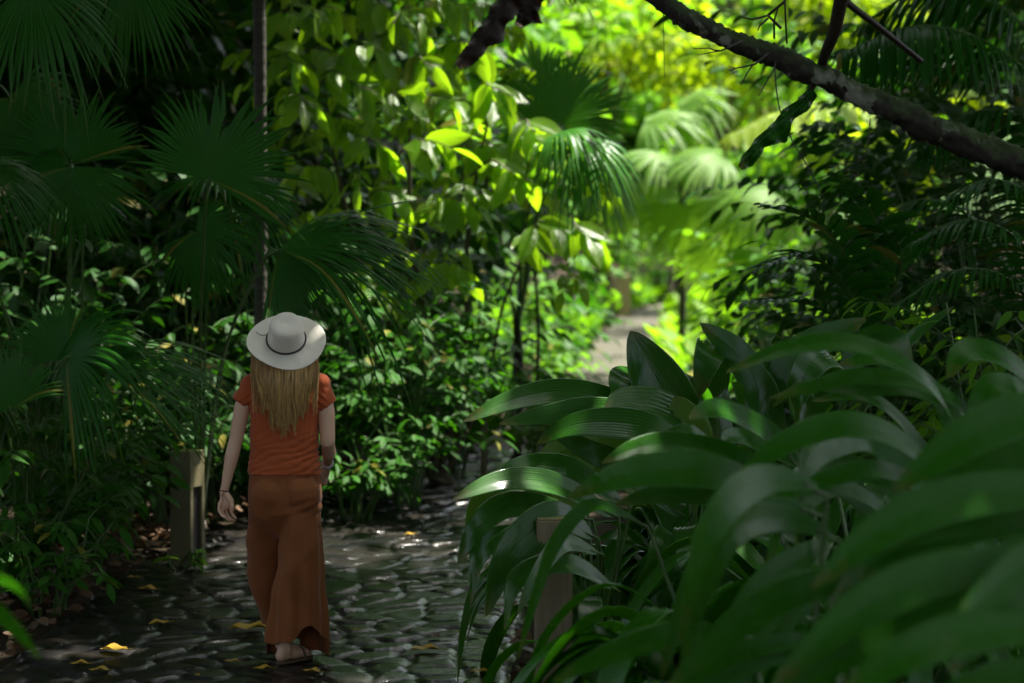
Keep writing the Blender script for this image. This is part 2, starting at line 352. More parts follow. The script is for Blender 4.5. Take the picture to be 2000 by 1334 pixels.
def shrub(name, label, base, h, rad, nst, leafL, spacing=None, seed=0, mat='shrub', tpl='long', sag=.7, wscale=1., group=None, droop=.35, sub=2, cat='shrub', lean=(0, 0), dens=1.0):
    r = np.random.default_rng(seed); base = np.array(base, float); base[2] = gz(base[0], base[1])
    o = empty(name, base, label, cat, group); lv = Leaves(); tb = MB(); spacing = spacing or leafL * .42
    for k in range(nst):
        a = r.random() * 2 * math.pi; rr = rad * math.sqrt(r.random()); top = base + V(math.cos(a) * rr + lean[0], math.sin(a) * rr + lean[1], h * (.45 + .5 * r.random()))
        root = base + V(math.cos(a) * rr * .25, math.sin(a) * rr * .25, 0)
        mid = (root + top) / 2 + V(-math.cos(a), -math.sin(a), 0) * rr * .15 + r.normal(size=3) * .04
        q = catmull([root, mid, top], 9); tb.tube(q, [.011, .005], 5, cap=False)
        for j in range(int(3 * dens + .5)):
            i = 3 + int(r.random() * 5.9); aa = a + r.normal() * 1.0
            spray(r, lv, tb, q[min(i, 8)], V(math.cos(aa), math.sin(aa), .55 + .5 * r.random()), h * (.28 + .22 * r.random()), leafL, spacing, sag, .004, .1, wscale, droop, 6, sub=sub if j == 0 else 0)
    fm = MB(); lv.to(fm, tpl); fm.build('foliage', M[mat], o); tb.build('stems', M['stem'], o)
    return o
def crown_tree(name, label, base, h, crown_z, crx, crz, nlimb, leafL, nleaf, seed=0, mat='lime', tpl='far', group=None, trunk_r=.12, bark='bark', cat='tree', wscale=1.0, lean=(0, 0), clump=.35):
    """tree with tapered trunk, limbs and clumped leaves filling an uneven crown"""
    r = np.random.default_rng(seed); base = np.array(base, float); base[2] = gz(base[0], base[1])
    o = empty(name, base, label, cat, group); tb = MB(); lv = Leaves()
    ct = base + V(lean[0], lean[1], crown_z)
    q = catmull([base, base + (ct - base) * .5 + r.normal(size=3) * V(.15, .15, 0), ct + V(0, 0, crz * .3)], 14); tb.tube(q, [trunk_r, trunk_r * .4], 9)
    cl_ = []
    for k in range(nlimb):
        a = 2 * math.pi * (k + r.random() * .6) / nlimb * 1.618; el = r.uniform(-.5, 1.2); rr = r.uniform(.45, 1.0)
        e = ct + V(math.cos(a) * crx * rr * math.cos(el * .8), math.sin(a) * crx * rr * math.cos(el * .8), crz * math.sin(el) * rr)
        i = 6 + int(r.random() * 7); L = catmull([q[i], (q[i] + e) / 2 + V(0, 0, .15 * crx) + r.normal(size=3) * .08 * crx, e], 8)
        tb.tube(L, [trunk_r * .35, trunk_r * .08], 6, cap=False)
        for t in (4, 6, 7): cl_.append(L[t] + r.normal(size=3) * .06 * crx)
    cl_ = np.array(cl_); per = max(1, nleaf // len(cl_))
    for c in cl_:
        s = clump * crx * r.uniform(.5, 1.1)
        for k in range(per):
            u = nrm(r.normal(size=3)); p = c + u * s * r.random() ** .5 * V(1, 1, .65)
            d = nrm(u * V(1, 1, .3) + V(0, 0, -.45) + r.normal(size=3) * .5)
            lv.add(p, d, UP + r.normal(size=3) * .45, leafL * r.uniform(.6, 1.2), wscale)
    fm = MB(); lv.to(fm, tpl); tb.build('trunk', M[bark], o); fm.build('crown', M[mat], o)
    return o
def fan_blade(mb, r, hub, A, N, R, spread=290, nseg=52, split=.64, droop=.25, cup=.15, ny=11, pleat=.55, jag=.06):
    A = nrm(A); N = np.asarray(N, float); N = nrm(N - A * np.dot(N, A)); B = np.cross(N, A)
    th = np.linspace(-.5, .5, nseg) * R_(spread); dth = R_(spread) / (nseg - 1)
    t = np.r_[.02, np.linspace(.12, 1, ny - 1)]
    Rr = R * (.86 + .14 * np.cos(th)) * (1 + r.normal(size=nseg) * jag)
    dr = droop * (1 + r.normal(size=nseg) * .3) + (r.random(nseg) < .05) * .5; yaw = r.normal(size=nseg) * .045
    out = np.zeros((nseg, ny, 3, 3)); uv = np.zeros((nseg, ny, 3, 2))
    wt = np.where(t < split, t, split * (1 - ((t - split) / (1 - split)) ** 1.3) * (1 + .15 * (t - split)))
    for j, s in enumerate((-1, 0, 1)):
        bend = (t[None] > split) * yaw[:, None] * (t[None] - split) * 3
        ang = th[:, None] + bend
        dv = np.cos(ang)[..., None] * A + np.sin(ang)[..., None] * B; sv = -np.sin(ang)[..., None] * A + np.cos(ang)[..., None] * B
        hwid = Rr[:, None] * np.maximum(wt, .001)[None] * math.sin(dth / 2)
        out[:, :, j] = hub + dv * (Rr[:, None] * t[None])[..., None] + sv * (s * hwid)[..., None] + N * ((pleat * hwid * (1 if s == 0 else -1) * .5) - cup * R * t[None] ** 2)[..., None]
        out[:, :, j, 2] -= dr[:, None] * R * np.maximum(0, t[None] - .3) ** 2 * 1.6
        uv[:, :, j, 0] = s; uv[:, :, j, 1] = t
    for k in range(nseg): mb.grid(out[k], uv[k])
def pinnate(mb, r, pts, nleaf=34, L=.35, wd=.03, droop=.5, ang=55, stem=None, twist=0., lift=.25):
    q = catmull(pts, 60); T = nrm(np.gradient(q, axis=0)); ny = 6; t = np.linspace(0, 1, ny)
    side0 = nrm(np.cross(T, UP)); 
    for k in range(nleaf):
        f = .10 + .9 * k / (nleaf - 1); i = min(59, int(f * 59)); prof = math.sin(math.pi * (.12 + .83 * f)) ** .6
        for s in (-1, 1):
            sd = side0[i]; up = nrm(np.cross(sd, T[i])); 
            sdt = nrm(sd * math.cos(twist) + up * math.sin(twist) * s)
            a = R_(ang * (1 - .35 * f)) + r.normal() * .06
            d = nrm(T[i] * math.cos(a) + sdt * s * math.sin(a) + up * lift + r.normal(size=3) * .04)
            l = L * prof * r.uniform(.88, 1.08); c = q[i] + d * (l * t)[:, None]; c[:, 2] -= droop * l * t ** 1.8
            tt = nrm(np.gradient(c, axis=0)); x = nrm(np.cross(tt, up)); nn = np.cross(x, tt)
            wv = wd * np.sin(math.pi * np.clip(.08 + .92 * t, 0, 1)) ** .6 * .5
            v = np.stack([c - x * wv[:, None] + nn * wv[:, None] * .3, c, c + x * wv[:, None] + nn * wv[:, None] * .3], 1)
            uv = np.zeros((ny, 3, 2)); uv[:, 0, 0] = -1; uv[:, 2, 0] = 1; uv[:, :, 1] = t[:, None]
            mb.grid(v, uv)
    if stem is not None: stem.tube(q, [.012, .003], 6, cap=False)
def blade(mb, spine, width, roll=0., roll2=None, pleats=9, amp=.10, cup=.12, ny=26, a=.85, pw=.62, base_taper=.0, side_hint=None, wave=0.):
    """long pleated leaf along a 3-D spine (base first, tip last)"""
    q = catmull(spine, ny); T = nrm(np.gradient(q, axis=0)); t = np.linspace(0, 1, ny)
    hint = UP if side_hint is None else np.asarray(side_hint, float)
    S = np.cross(T, hint); S = nrm(S + 1e-5)
    for i in range(1, ny):
        if np.dot(S[i], S[i - 1]) < 0: S[i] = -S[i]
    S = nrm(S + np.roll(S, 1, 0) * .3); S = nrm(S - T * np.sum(S * T, 1, keepdims=True)); N = np.cross(S, T)
    rl = R_(roll) + (R_(roll2 if roll2 is not None else roll) - R_(roll)) * t
    c, s_ = np.cos(rl)[:, None], np.sin(rl)[:, None]; S, N = S * c + N * s_, N * c - S * s_
    W = width * np.sin(math.pi * np.clip(t, .0, 1) ** a) ** pw; W = np.maximum(W, .004)
    nx = pleats * 2 + 1; u = np.linspace(-1, 1, nx); zig = np.where(np.arange(nx) % 2 == 0, -.5, .5)
    hw = W[:, None] * .5
    v = q[:, None] + S[:, None] * (u * hw)[..., None] + N[:, None] * ((np.abs(u) ** 1.3 * cup * hw * 1.0) + zig * amp * hw + wave * hw * np.sin(t * 11)[:, None] * u)[..., None]
    uv = np.stack(np.broadcast_arrays(u[None], t[:, None]), -1); mb.grid(v, uv)

# ------------------------------------------------------------------ the pleated-leaf plants on the right
def plant(name, label, px, D, leaves, rnd=0, seed=0, height=.95, length=.75, width=.15, group='pleated broad leaf plants beside the path', mat='pleat', spread=1.0, pl=9, azr=None):
    """leaves: list of (list of (x, y, D) base->tip, width in m, roll, roll2, material)"""
    r = np.random.default_rng(seed); b = P(px, 900, D); base = V(b[0], D, float(gz(b[0], D)))
    o = empty(name, base, label, 'plant', group); narrow = .78 if D < 9.5 else 1.0; near = D < 9.9; mat = 'pleat_near' if near and mat == 'pleat' else mat
    if D < 9.5 and len(leaves) > 2:
        more = []
        for L in leaves:
            for s_ in (0, 1) if L[0][-1][0] > 1200 else ():
                dx, dy, dd = r.uniform(-90, 90), r.uniform(35, 120), r.uniform(.1, .6); more.append(([(x + dx + r.normal() * 12, y + dy + r.normal() * 10, d + dd) for x, y, d in L[0]], L[1] * r.uniform(.65, .95), L[2] + r.normal() * 12, L[3] + r.normal() * 12))
        leaves = list(leaves) + more
    for L in leaves:
        pts = [P(*q) for q in L[0]]; m = MB(); st = MB()
        blade(m, pts, L[1] * narrow, L[2], L[3], pleats=L[5] if len(L) > 5 else pl)
        T0 = nrm(pts[1] - pts[0]); p0 = pts[0]
        st.tube([base + r.normal(size=3) * V(.06, .06, 0) + V(0, 0, .02), (base + p0) / 2 + V(0, 0, .05) - T0 * .05, p0 - T0 * .03, p0 + T0 * .06], [.011, .006], 6, n=12, cap=False)
        lm = L[4] if len(L) > 4 else mat; lf = m.build('leaf', M['pleat_near' if near and lm == 'pleat' else lm], o); st.build('stalk', M['stem'], lf)
    for k in range(rnd):
        a = r.random() * 2 * math.pi if azr is None else r.uniform(*azr)
        hd = V(math.cos(a), math.sin(a), 0); hh = height * r.uniform(.45, 1.0); ln = length * r.uniform(.75, 1.15)
        root = base + hd * .05 * r.random(); out = spread * r.uniform(.15, .45)
        p0 = root + hd * out * .4 + V(0, 0, hh * .75); arch = r.uniform(.3, 1.0)
        p1 = p0 + hd * ln * .38 + V(0, 0, ln * (.42 - .25 * arch)); p2 = p0 + hd * ln * (.75 - .05 * arch) + V(0, 0, ln * (.34 - .55 * arch)); p3 = p0 + hd * ln * (.98 - .2 * arch) + V(0, 0, ln * (.05 - .95 * arch))
        m = MB(); blade(m, [p0, p1, p2, p3], width * r.uniform(.7, 1.1), r.normal() * 16, pleats=7, ny=20, wave=.05)
        st = MB(); st.tube([root, root + V(0, 0, hh * .45) + hd * out * .1, p0, p0 + nrm(p1 - p0) * .05], [.010, .005], 5, n=9, cap=False)
        lf = m.build('leaf', M[mat], o); st.build('stalk', M['stem'], lf)
    return o
PL = 'pleat'
# in-focus clump
plant('pleated_leaf_plant', 'sharp dark plant with one tall upright oval pleated leaf, right of the path', 1340, 11.4, [
    ([(1368, 880, 11.4), (1318, 800, 11.35), (1268, 715, 11.35), (1231, 646, 11.4)], .265, 84, 80, PL, 14),
    ([(1332, 900, 11.7), (1295, 800, 11.7), (1258, 745, 11.6), (1215, 738, 11.4), (1206, 800, 11.3)], .20, 40, 20, PL, 10),
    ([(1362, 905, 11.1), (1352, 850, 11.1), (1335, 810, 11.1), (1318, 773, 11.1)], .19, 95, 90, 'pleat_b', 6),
    ([(1400, 890, 11.2), (1320, 812, 11.1), (1230, 785, 11.0), (1180, 800, 10.9)], .22, 60, 50, PL, 10),
    ([(1330, 860, 11.5), (1210, 790, 11.4), (1100, 766, 11.3), (1000, 782, 11.2), (903, 824, 11.1)], .15, 62, 50, PL, 9),
    ([(1340, 880, 11.3), (1240, 815, 11.2), (1150, 800, 11.1), (1060, 812, 11.0), (975, 828, 10.9)], .13, 62, 60, PL, 8),
    ([(1380, 890, 10.9), (1260, 836, 10.8), (1160, 826, 10.8), (1100, 838, 10.8), (1048, 868, 10.8)], .17, 58, 50, PL, 9),
    ([(1420, 900, 11.9), (1395, 780, 11.9), (1392, 700, 11.8), (1385, 690, 11.6), (1362, 780, 11.5)], .21, 50, 30, PL, 10),
    ([(1330, 1010, 11.5), (1230, 920, 11.4), (1150, 880, 11.3), (1060, 830, 11.3)], .13, 80, 80, PL, 8),
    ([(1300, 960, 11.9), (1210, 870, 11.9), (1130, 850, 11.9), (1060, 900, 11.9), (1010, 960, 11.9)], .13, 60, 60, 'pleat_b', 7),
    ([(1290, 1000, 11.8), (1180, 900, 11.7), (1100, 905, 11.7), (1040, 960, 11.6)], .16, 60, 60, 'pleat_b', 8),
], rnd=26, seed=11, height=.85, width=.17)
plant('pleated_leaf_plant', 'sharp dark plant whose pointed leaves rise against the sunny green behind', 1540, 11.9, [
    ([(1530, 880, 11.6), (1488, 770, 11.6), (1440, 690, 11.7), (1368, 631, 11.8)], .17, 75, 70, PL, 9),
    ([(1440, 860, 11.7), (1500, 770, 11.7), (1580, 680, 11.7), (1690, 622, 11.8)], .19, -78, -60, PL, 10),
    ([(1600, 890, 12.2), (1540, 760, 12.2), (1510, 668, 12.1), (1495, 650, 11.9), (1492, 700, 11.8)], .17, 45, 20, PL, 9),
    ([(1570, 900, 11.4), (1590, 780, 11.4), (1620, 700, 11.3), (1600, 690, 11.2), (1566, 740, 11.1), (1556, 840, 11.1)], .19, 50, 60, PL, 10),
    ([(1420, 820, 12.4), (1400, 720, 12.4), (1392, 672, 12.3), (1375, 690, 12.2)], .13, 30, 30, PL, 8),
    ([(1380, 830, 12.6), (1350, 760, 12.6), (1340, 730, 12.5), (1325, 760, 12.4)], .13, 30, 30, PL, 8),
    ([(1520, 820, 12.1), (1505, 750, 12.1), (1495, 715, 12.0), (1470, 740, 11.9)], .15, 30, 30, PL, 8),
    ([(1640, 800, 12.0), (1670, 700, 12.0), (1705, 655, 12.0), (1750, 665, 11.9), (1780, 710, 11.8)], .17, -40, -30, PL, 9),
    ([(1700, 780, 12.2), (1740, 700, 12.2), (1790, 650, 12.3), (1862, 598, 12.4)], .07, -60, -60, PL, 5),
    ([(1480, 860, 11.3), (1450, 800, 11.2), (1440, 770, 11.1), (1450, 750, 11.0)], .16, 60, 60, PL, 8),
], rnd=26, seed=12, height=.95, width=.17)
plant('pleated_leaf_plant', 'dark arching plant whose leaves droop over the path edge above the wooden post', 1150, 10.9, [
    ([(1220, 985, 10.9), (1130, 925, 10.8), (1060, 908, 10.8), (1000, 918, 10.7), (955, 945, 10.6)], .13, 58, 50, PL, 8),
    ([(1200, 1010, 10.8), (1110, 955, 10.7), (1030, 936, 10.6), (960, 944, 10.5), (884, 976, 10.4)], .13, 58, 45, PL, 8),
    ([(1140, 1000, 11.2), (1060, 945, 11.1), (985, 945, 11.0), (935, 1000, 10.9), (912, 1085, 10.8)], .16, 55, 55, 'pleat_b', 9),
    ([(1150, 1020, 10.9), (1060, 990, 10.8), (980, 990, 10.7), (925, 1040, 10.6), (893, 1105, 10.6)], .13, 55, 60, PL, 8),
    ([(1160, 1050, 10.5), (1090, 1010, 10.4), (1020, 1055, 10.3), (975, 1120, 10.2), (948, 1205, 10.1)], .17, 60, 75, PL, 11),
    ([(1070, 1060, 10.9), (990, 1040, 10.8), (935, 1075, 10.8), (918, 1185, 10.7)], .08, 55, 60, PL, 5),
    ([(1130, 1080, 10.6), (1040, 1030, 10.5), (960, 1070, 10.4), (930, 1130, 10.4)], .07, 50, 50, PL, 5),
    ([(1170, 1080, 10.3), (1100, 1060, 10.1), (1050, 1120, 9.9), (1010, 1200, 9.8)], .09, 60, 70, PL, 6),
    ([(1200, 1150, 10.2), (1110, 1100, 10.1), (1010, 1130, 10.0), (985, 1230, 9.9)], .10, 55, 65, PL, 6),
], rnd=12, seed=13, height=.6, width=.13, length=.6, spread=.8)
plant('pleated_leaf_plant', 'sharp dense plant with narrow glossy leaves crowded behind the tall upright leaf', 1450, 12.3, [], rnd=34, seed=22, height=1.0, length=.62, width=.15)
plant('pleated_leaf_plant', 'sharp dark plant with drooping ribbed leaves under the high blurred arch', 1660, 11.6, [], rnd=34, seed=23, height=1.12, length=.62, width=.15)
# nearer and out of focus
plant('pleated_leaf_plant', 'blurred plant with a long thin leaf arching high over the others', 1700, 8.6, [
    ([(1890, 900, 8.4), (1830, 770, 8.3), (1730, 690, 8.2), (1620, 668, 8.1), (1520, 685, 8.0), (1418, 728, 7.9)], .12, 40, 50, PL, 7),
    ([(1560, 910, 9.0), (1500, 845, 9.0), (1430, 806, 8.9), (1385, 800, 8.8), (1345, 818, 8.7)], .15, 62, 45, PL, 8),
    ([(1880, 890, 9.2), (1820, 760, 9.2), (1730, 700, 9.1), (1640, 712, 9.0)], .14, 50, 50, PL, 8),
    ([(1840, 930, 8.0), (1740, 850, 7.9), (1640, 830, 7.8), (1530, 868, 7.7), (1425, 948, 7.6)], .13, 62, 50, PL, 8),
    ([(1830, 960, 8.4), (1700, 850, 8.4), (1610, 862, 8.2), (1570, 920, 8.0), (1562, 1020, 7.9)], .20, 65, 75, PL, 10),
], rnd=26, seed=14, height=1.05, width=.15, spread=1.1)
plant('pleated_leaf_plant', 'blurred low plant with two pale glinting crests left of centre of the clump', 1430, 8.8, [
    ([(1530, 960, 9.0), (1440, 895, 9.0), (1330, 868, 8.9), (1250, 872, 8.8), (1175, 905, 8.7)], .14, 62, 50, PL, 8),
    ([(1560, 1010, 8.0), (1470, 950, 7.9), (1370, 918, 7.8), (1250, 922, 7.7), (1170, 945, 7.6), (1105, 975, 7.6)], .17, 62, 60, PL, 9),
    ([(1560, 1060, 8.3), (1450, 980, 8.2), (1330, 960, 8.1), (1200, 985, 8.0)], .15, 58, 50, PL, 9),
    ([(1250, 1020, 8.9), (1160, 985, 8.8), (1090, 1050, 8.7), (1050, 1150, 8.6), (1010, 1290, 8.5)], .075, 60, 80, PL, 5),
], rnd=26, seed=15, height=.85, width=.14)
plant('pleated_leaf_plant', 'blurred plant with a broad light green leaf bending down to the bottom edge', 1500, 6.9, [
    ([(1600, 950, 7.0), (1500, 935, 6.9), (1420, 985, 6.7), (1365, 1090, 6.6), (1325, 1260, 6.5)], .14, 62, 80, 'pleat', 8),
    ([(1720, 1150, 6.6), (1600, 1140, 6.5), (1460, 1205, 6.4), (1300, 1345, 6.3)], .12, 60, 60, PL, 8),
    ([(1450, 1240, 7.4), (1340, 1235, 7.3), (1210, 1270, 7.2), (1080, 1330, 7.1)], .11, 58, 50, PL, 7),
    ([(1620, 1060, 7.6), (1560, 1090, 7.5), (1480, 1150, 7.4), (1400, 1250, 7.3)], .12, 60, 70, PL, 7),
], rnd=22, seed=16, height=.75, width=.14, azr=(-.5, 4.0))
plant('pleated_leaf_plant', 'largest blurred plant, thick leaves sweeping in from the lower right edge', 2010, 6.1, [
    ([(2150, 960, 6.4), (2000, 955, 6.3), (1830, 985, 6.2), (1700, 1050, 6.1), (1585, 1150, 6.0)], .16, 62, 55, PL, 9),
    ([(2160, 790, 6.6), (2010, 805, 6.5), (1880, 860, 6.4), (1745, 960, 6.3)], .16, 62, 55, PL, 9),
    ([(2100, 1100, 5.9), (1930, 1105, 5.8), (1770, 1145, 5.7), (1640, 1220, 5.6), (1510, 1340, 5.5)], .15, 60, 55, PL, 9),
    ([(2160, 1040, 5.8), (2030, 1080, 5.7), (1940, 1150, 5.6), (1860, 1225, 5.5)], .12, 62, 60, PL, 8),
    ([(2100, 1235, 5.5), (1920, 1230, 5.4), (1780, 1275, 5.3), (1620, 1370, 5.2)], .13, 58, 50, PL, 8),
    ([(2100, 900, 7.0), (1990, 920, 6.9), (1900, 990, 6.8), (1830, 1080, 6.7)], .12, 58, 60, PL, 8),
], rnd=20, seed=17, height=.75, width=.14, azr=(-.5, 4.0))
plant('pleated_leaf_plant', 'blurred plant with a white glinting leaf crest at the right edge', 1960, 9.2, [
    ([(2080, 830, 9.2), (2010, 740, 9.1), (1940, 690, 9.0), (1880, 690, 8.9), (1850, 740, 8.8)], .19, 50, 40, PL, 9),
    ([(2060, 900, 8.8), (2000, 770, 8.7), (1930, 760, 8.6), (1880, 850, 8.5)], .15, 50, 50, PL, 9),
], rnd=22, seed=18, height=1.0, width=.15)
plant('pleated_leaf_plant', 'dim plant filling the gap at the back of the clump under the dark fronds', 1790, 11.2, [], rnd=30, seed=19, height=1.05, width=.14)
plant('pleated_leaf_plant', 'dim plant low in the middle of the clump between the posts leaves', 1560, 10.2, [], rnd=32, seed=20, height=.85, width=.15)
plant('pleated_leaf_plant', 'dim low plant at the foot of the clump by the path edge', 1240, 9.6, [], rnd=14, seed=21, height=.55, width=.12, length=.55)
# blurred leaves poking in at the lower left
plant('pleated_leaf_plant', 'blurred plant poking in at the lower left edge', -110, 6.2, [
    ([(-160, 1180, 6.2), (-70, 1120, 6.2), (20, 1140, 6.2), (62, 1185, 6.2)], .07, 50, 50, 'pleat', 6),
    ([(-170, 1150, 6.0), (-60, 1160, 6.0), (20, 1220, 6.0), (78, 1285, 6.0)], .08, 60, 60, 'pleat', 6),
], group='plants at the left edge')

# ------------------------------------------------------------------ fan palms
def palm(name, label, px, py, D, fronds, mat='fan', trunk=None, pins=(), group='fan palms', nseg=50, rand=0, seed=1, hubz=1.6, R=.6, cat='palm', pinmat=None, stemmat='stem', droop=.3):
    """fronds: (x,y,D hub, axis (ax,ay,az), normal, R, spread, droop, cup)"""
    r = np.random.default_rng(seed); b = P(px, py, D); base = V(b[0], D, float(gz(b[0], D)))
    o = empty(name, base, label, cat, group)
    top = base + V(0, 0, .35)
    if trunk:
        z, tr = trunk; q = [base, base + V(.03, .02, z * .5), base + V(.0, 0, z)]; t = MB(); t.tube(q, [tr * 1.25, tr], 12, n=40)
        v = t.v[0]; v[:, :2] += (v[:, :2] - base[:2]) * (.05 * np.sin(v[:, 2:3] * 42)); t.build('trunk', M['palmbark'], o); top = base + V(0, 0, z - .05)
    fr = list(fronds)
    for k in range(rand):
        a = r.random() * 2 * math.pi; el = r.uniform(-.1, 1.1); h = base + V(math.cos(a) * .75 * math.cos(el), math.sin(a) * .75 * math.cos(el), hubz + .6 * math.sin(el)) * 1.0
        fr.append((h, (math.cos(a), math.sin(a), .35 - .5 * r.random()), (-math.cos(a) * .5, -math.sin(a) * .5 , 1), R * r.uniform(.8, 1.15), 280, droop, .15))
    for f in fr:
        hub = P(*f[0]) if not isinstance(f[0], np.ndarray) else f[0]
        m = MB(); fan_blade(m, r, hub, f[1], f[2], f[3], f[4], nseg, droop=f[5], cup=f[6]); fo = m.build('frond', M[f[7]] if len(f) > 7 else M[mat], o)
        s = MB(); A = nrm(V(*f[1])); mid = (top + hub) / 2 - A * .1 + V(0, 0, .15)
        s.tube([top - V(0, 0, .1), mid, hub - A * .05, hub + A * .06 * f[3]], [.012, .006], 6, n=16, cap=False); s.build('petiole', M[stemmat], fo)
    for pn in pins:
        m = MB(); s = MB(); pts = [P(*q) for q in pn[0]]; pinnate(m, r, pts, pn[1], pn[2], pn[3], pn[4], pn[5], s, pn[6] if len(pn) > 6 else 0, pn[7] if len(pn) > 7 else .25)
        if len(pn) > 8: s.tube([top, (top + pts[0]) / 2 + V(0, 0, .1), pts[0]], [.015, .012], 6, n=10, cap=False)
        fo = m.build('frond', M[pinmat or mat], o); s.build('midrib', M[stemmat], fo)
    return o
palm('fan_palm', 'dark fan palm with the largest round frond, left of the ringed trunk', 395, 900, 15.2, [
    ((410, 350, 13.6), (.32, -.1, .85), (-.2, -1, .2), .62, 200, .12, .06),
    ((420, 350, 14.9), (.9, .2, -.1), (-.1, -.7, .7), .62, 150, .55, .2),
    ((383, 452, 14.3), (.45, -.1, -.35), (-.75, -.6, .55), .40, 240, .35, .2),
    
    ((545, 486, 13.4), (1, -.1, .30), (-.15, -.55, .9), .92, 105, .55, .15),
    ((545, 488, 13.6), (.65, -.2, -.7), (.1, -1, .3), .50, 110, .2, .1),
], rand=1, hubz=1.9, seed=5)
palm('fan_palm', 'dark fan palm with a pale drooping frond near the left edge', 120, 900, 14.6, [
    ((140, 322, 14.4), (-.15, .1, 1), (.1, -1, .2), .52, 170, .1, .1),
    ((142, 325, 14.1), (.0, -.2, -1), (-.2, -1, .4), .50, 170, .1, .25),
    ((135, 318, 14.3), (-1, 0, .1), (.2, -.7, .7), .42, 120, .4, .2),
    ((-40, 330, 13.6), (1, -.1, -.1), (.2, -.6, .8), .46, 130, .6, .25),
    ((128, 745, 13.9), (.2, -.1, .6), (-.5, -.8, .4), .30, 220, .2, .2),
], rand=1, hubz=2.0, seed=6)
palm('fan_palm', 'low fan palm with a wide glossy frond reaching toward the woman', 60, 900, 13.7, [
    ((132, 700, 13.3), (.55, -.1, .65), (-.35, -.55, .75), .62, 250, .55, .18),
    ((140, 702, 13.3), (1, -.15, .05), (-.1, -.5, .85), .98, 60, .42, .1),
    ((125, 700, 13.4), (-.7, .1, .8), (-.1, -1, .3), .42, 120, .15, .1),
    ((20, 800, 13.0), (-.3, -.1, 1), (.2, -1, .3), .40, 170, .2, .1),
], rand=2, hubz=.7, seed=7)
palm('fan_palm', 'tall fan palm with grey streaked fronds in the top left corner', -330, 200, 13.4, [
    ((60, -30, 13.2), (.5, -.2, -.7), (.3, -.8, .5), .55, 200, .4, .2),
    ((250, -60, 13.8), (.5, -.2, -.9), (-.2, -.8, .5), .5, 200, .4, .2),
    ((20, 190, 14.6), (.5, 0, -.8), (.2, -1, .4), .5, 220, .3, .15),
], trunk=(3.2, .07), seed=8)
palm('areca_palm', 'slender palm trunk ringed in grey rising behind the woman', 502, 600, 16.2, [], trunk=(5.2, .038), cat='palm', group='palms with trunks',
     pins=[([(505, -150, 16.2), (620, -230, 16), (760, -190, 15.8), (860, -80, 15.7)], 30, .5, .035, .6, 55),
           ([(500, -150, 16.2), (420, -220, 16), (300, -200, 15.8), (210, -90, 15.6)], 30, .5, .035, .6, 55),
           ([(505, -150, 16.2), (560, -250, 17), (600, -230, 18), (650, -100, 19)], 30, .5, .035, .6, 55)])
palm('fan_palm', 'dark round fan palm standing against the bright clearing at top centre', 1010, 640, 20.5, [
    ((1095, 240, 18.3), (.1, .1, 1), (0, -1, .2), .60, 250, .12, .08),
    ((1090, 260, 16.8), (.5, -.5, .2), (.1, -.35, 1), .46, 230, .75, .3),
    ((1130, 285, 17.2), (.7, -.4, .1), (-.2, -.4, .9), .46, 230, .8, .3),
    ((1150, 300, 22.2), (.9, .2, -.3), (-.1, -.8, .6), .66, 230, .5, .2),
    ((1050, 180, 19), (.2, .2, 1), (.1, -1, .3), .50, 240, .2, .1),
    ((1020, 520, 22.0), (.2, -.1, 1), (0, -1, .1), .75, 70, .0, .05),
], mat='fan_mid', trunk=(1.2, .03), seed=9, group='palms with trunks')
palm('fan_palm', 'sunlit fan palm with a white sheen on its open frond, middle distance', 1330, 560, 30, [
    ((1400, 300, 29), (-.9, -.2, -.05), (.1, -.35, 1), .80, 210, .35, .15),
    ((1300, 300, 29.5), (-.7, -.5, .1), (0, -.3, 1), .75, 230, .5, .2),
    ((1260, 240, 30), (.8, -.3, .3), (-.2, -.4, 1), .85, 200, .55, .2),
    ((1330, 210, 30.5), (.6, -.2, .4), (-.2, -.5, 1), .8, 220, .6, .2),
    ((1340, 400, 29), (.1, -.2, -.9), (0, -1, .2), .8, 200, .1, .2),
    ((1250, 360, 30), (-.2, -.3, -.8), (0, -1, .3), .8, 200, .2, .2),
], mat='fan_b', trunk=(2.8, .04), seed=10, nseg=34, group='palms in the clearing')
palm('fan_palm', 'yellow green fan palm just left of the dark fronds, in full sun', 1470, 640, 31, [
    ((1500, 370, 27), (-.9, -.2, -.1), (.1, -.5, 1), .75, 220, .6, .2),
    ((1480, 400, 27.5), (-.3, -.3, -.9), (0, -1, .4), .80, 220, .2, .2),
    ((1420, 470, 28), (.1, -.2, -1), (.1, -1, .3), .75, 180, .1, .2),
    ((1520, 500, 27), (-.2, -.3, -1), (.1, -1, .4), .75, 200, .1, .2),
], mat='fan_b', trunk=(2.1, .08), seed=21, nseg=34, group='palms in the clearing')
palm('banana_plant', 'sunlit plant with huge yellow glowing leaves under the mossy branch', 1640, 640, 30, [], cat='banana plant', group='palms in the clearing',
     pins=[([(1790, 420, 27), (1740, 240, 26.5), (1640, 200, 26), (1540, 215, 25.5), (1440, 260, 25)], 22, .75, .14, .5, 62, 0, .0, 1),
           ([(1780, 450, 27), (1740, 300, 26.5), (1660, 270, 26), (1580, 310, 25.5)], 20, .6, .14, .5, 62, 0, .0, 1),
           ([(1800, 450, 27), (1810, 240, 27), (1860, 180, 27), (1950, 200, 27)], 20, .6, .12, .5, 62, 0, .0, 1)], pinmat='olive')
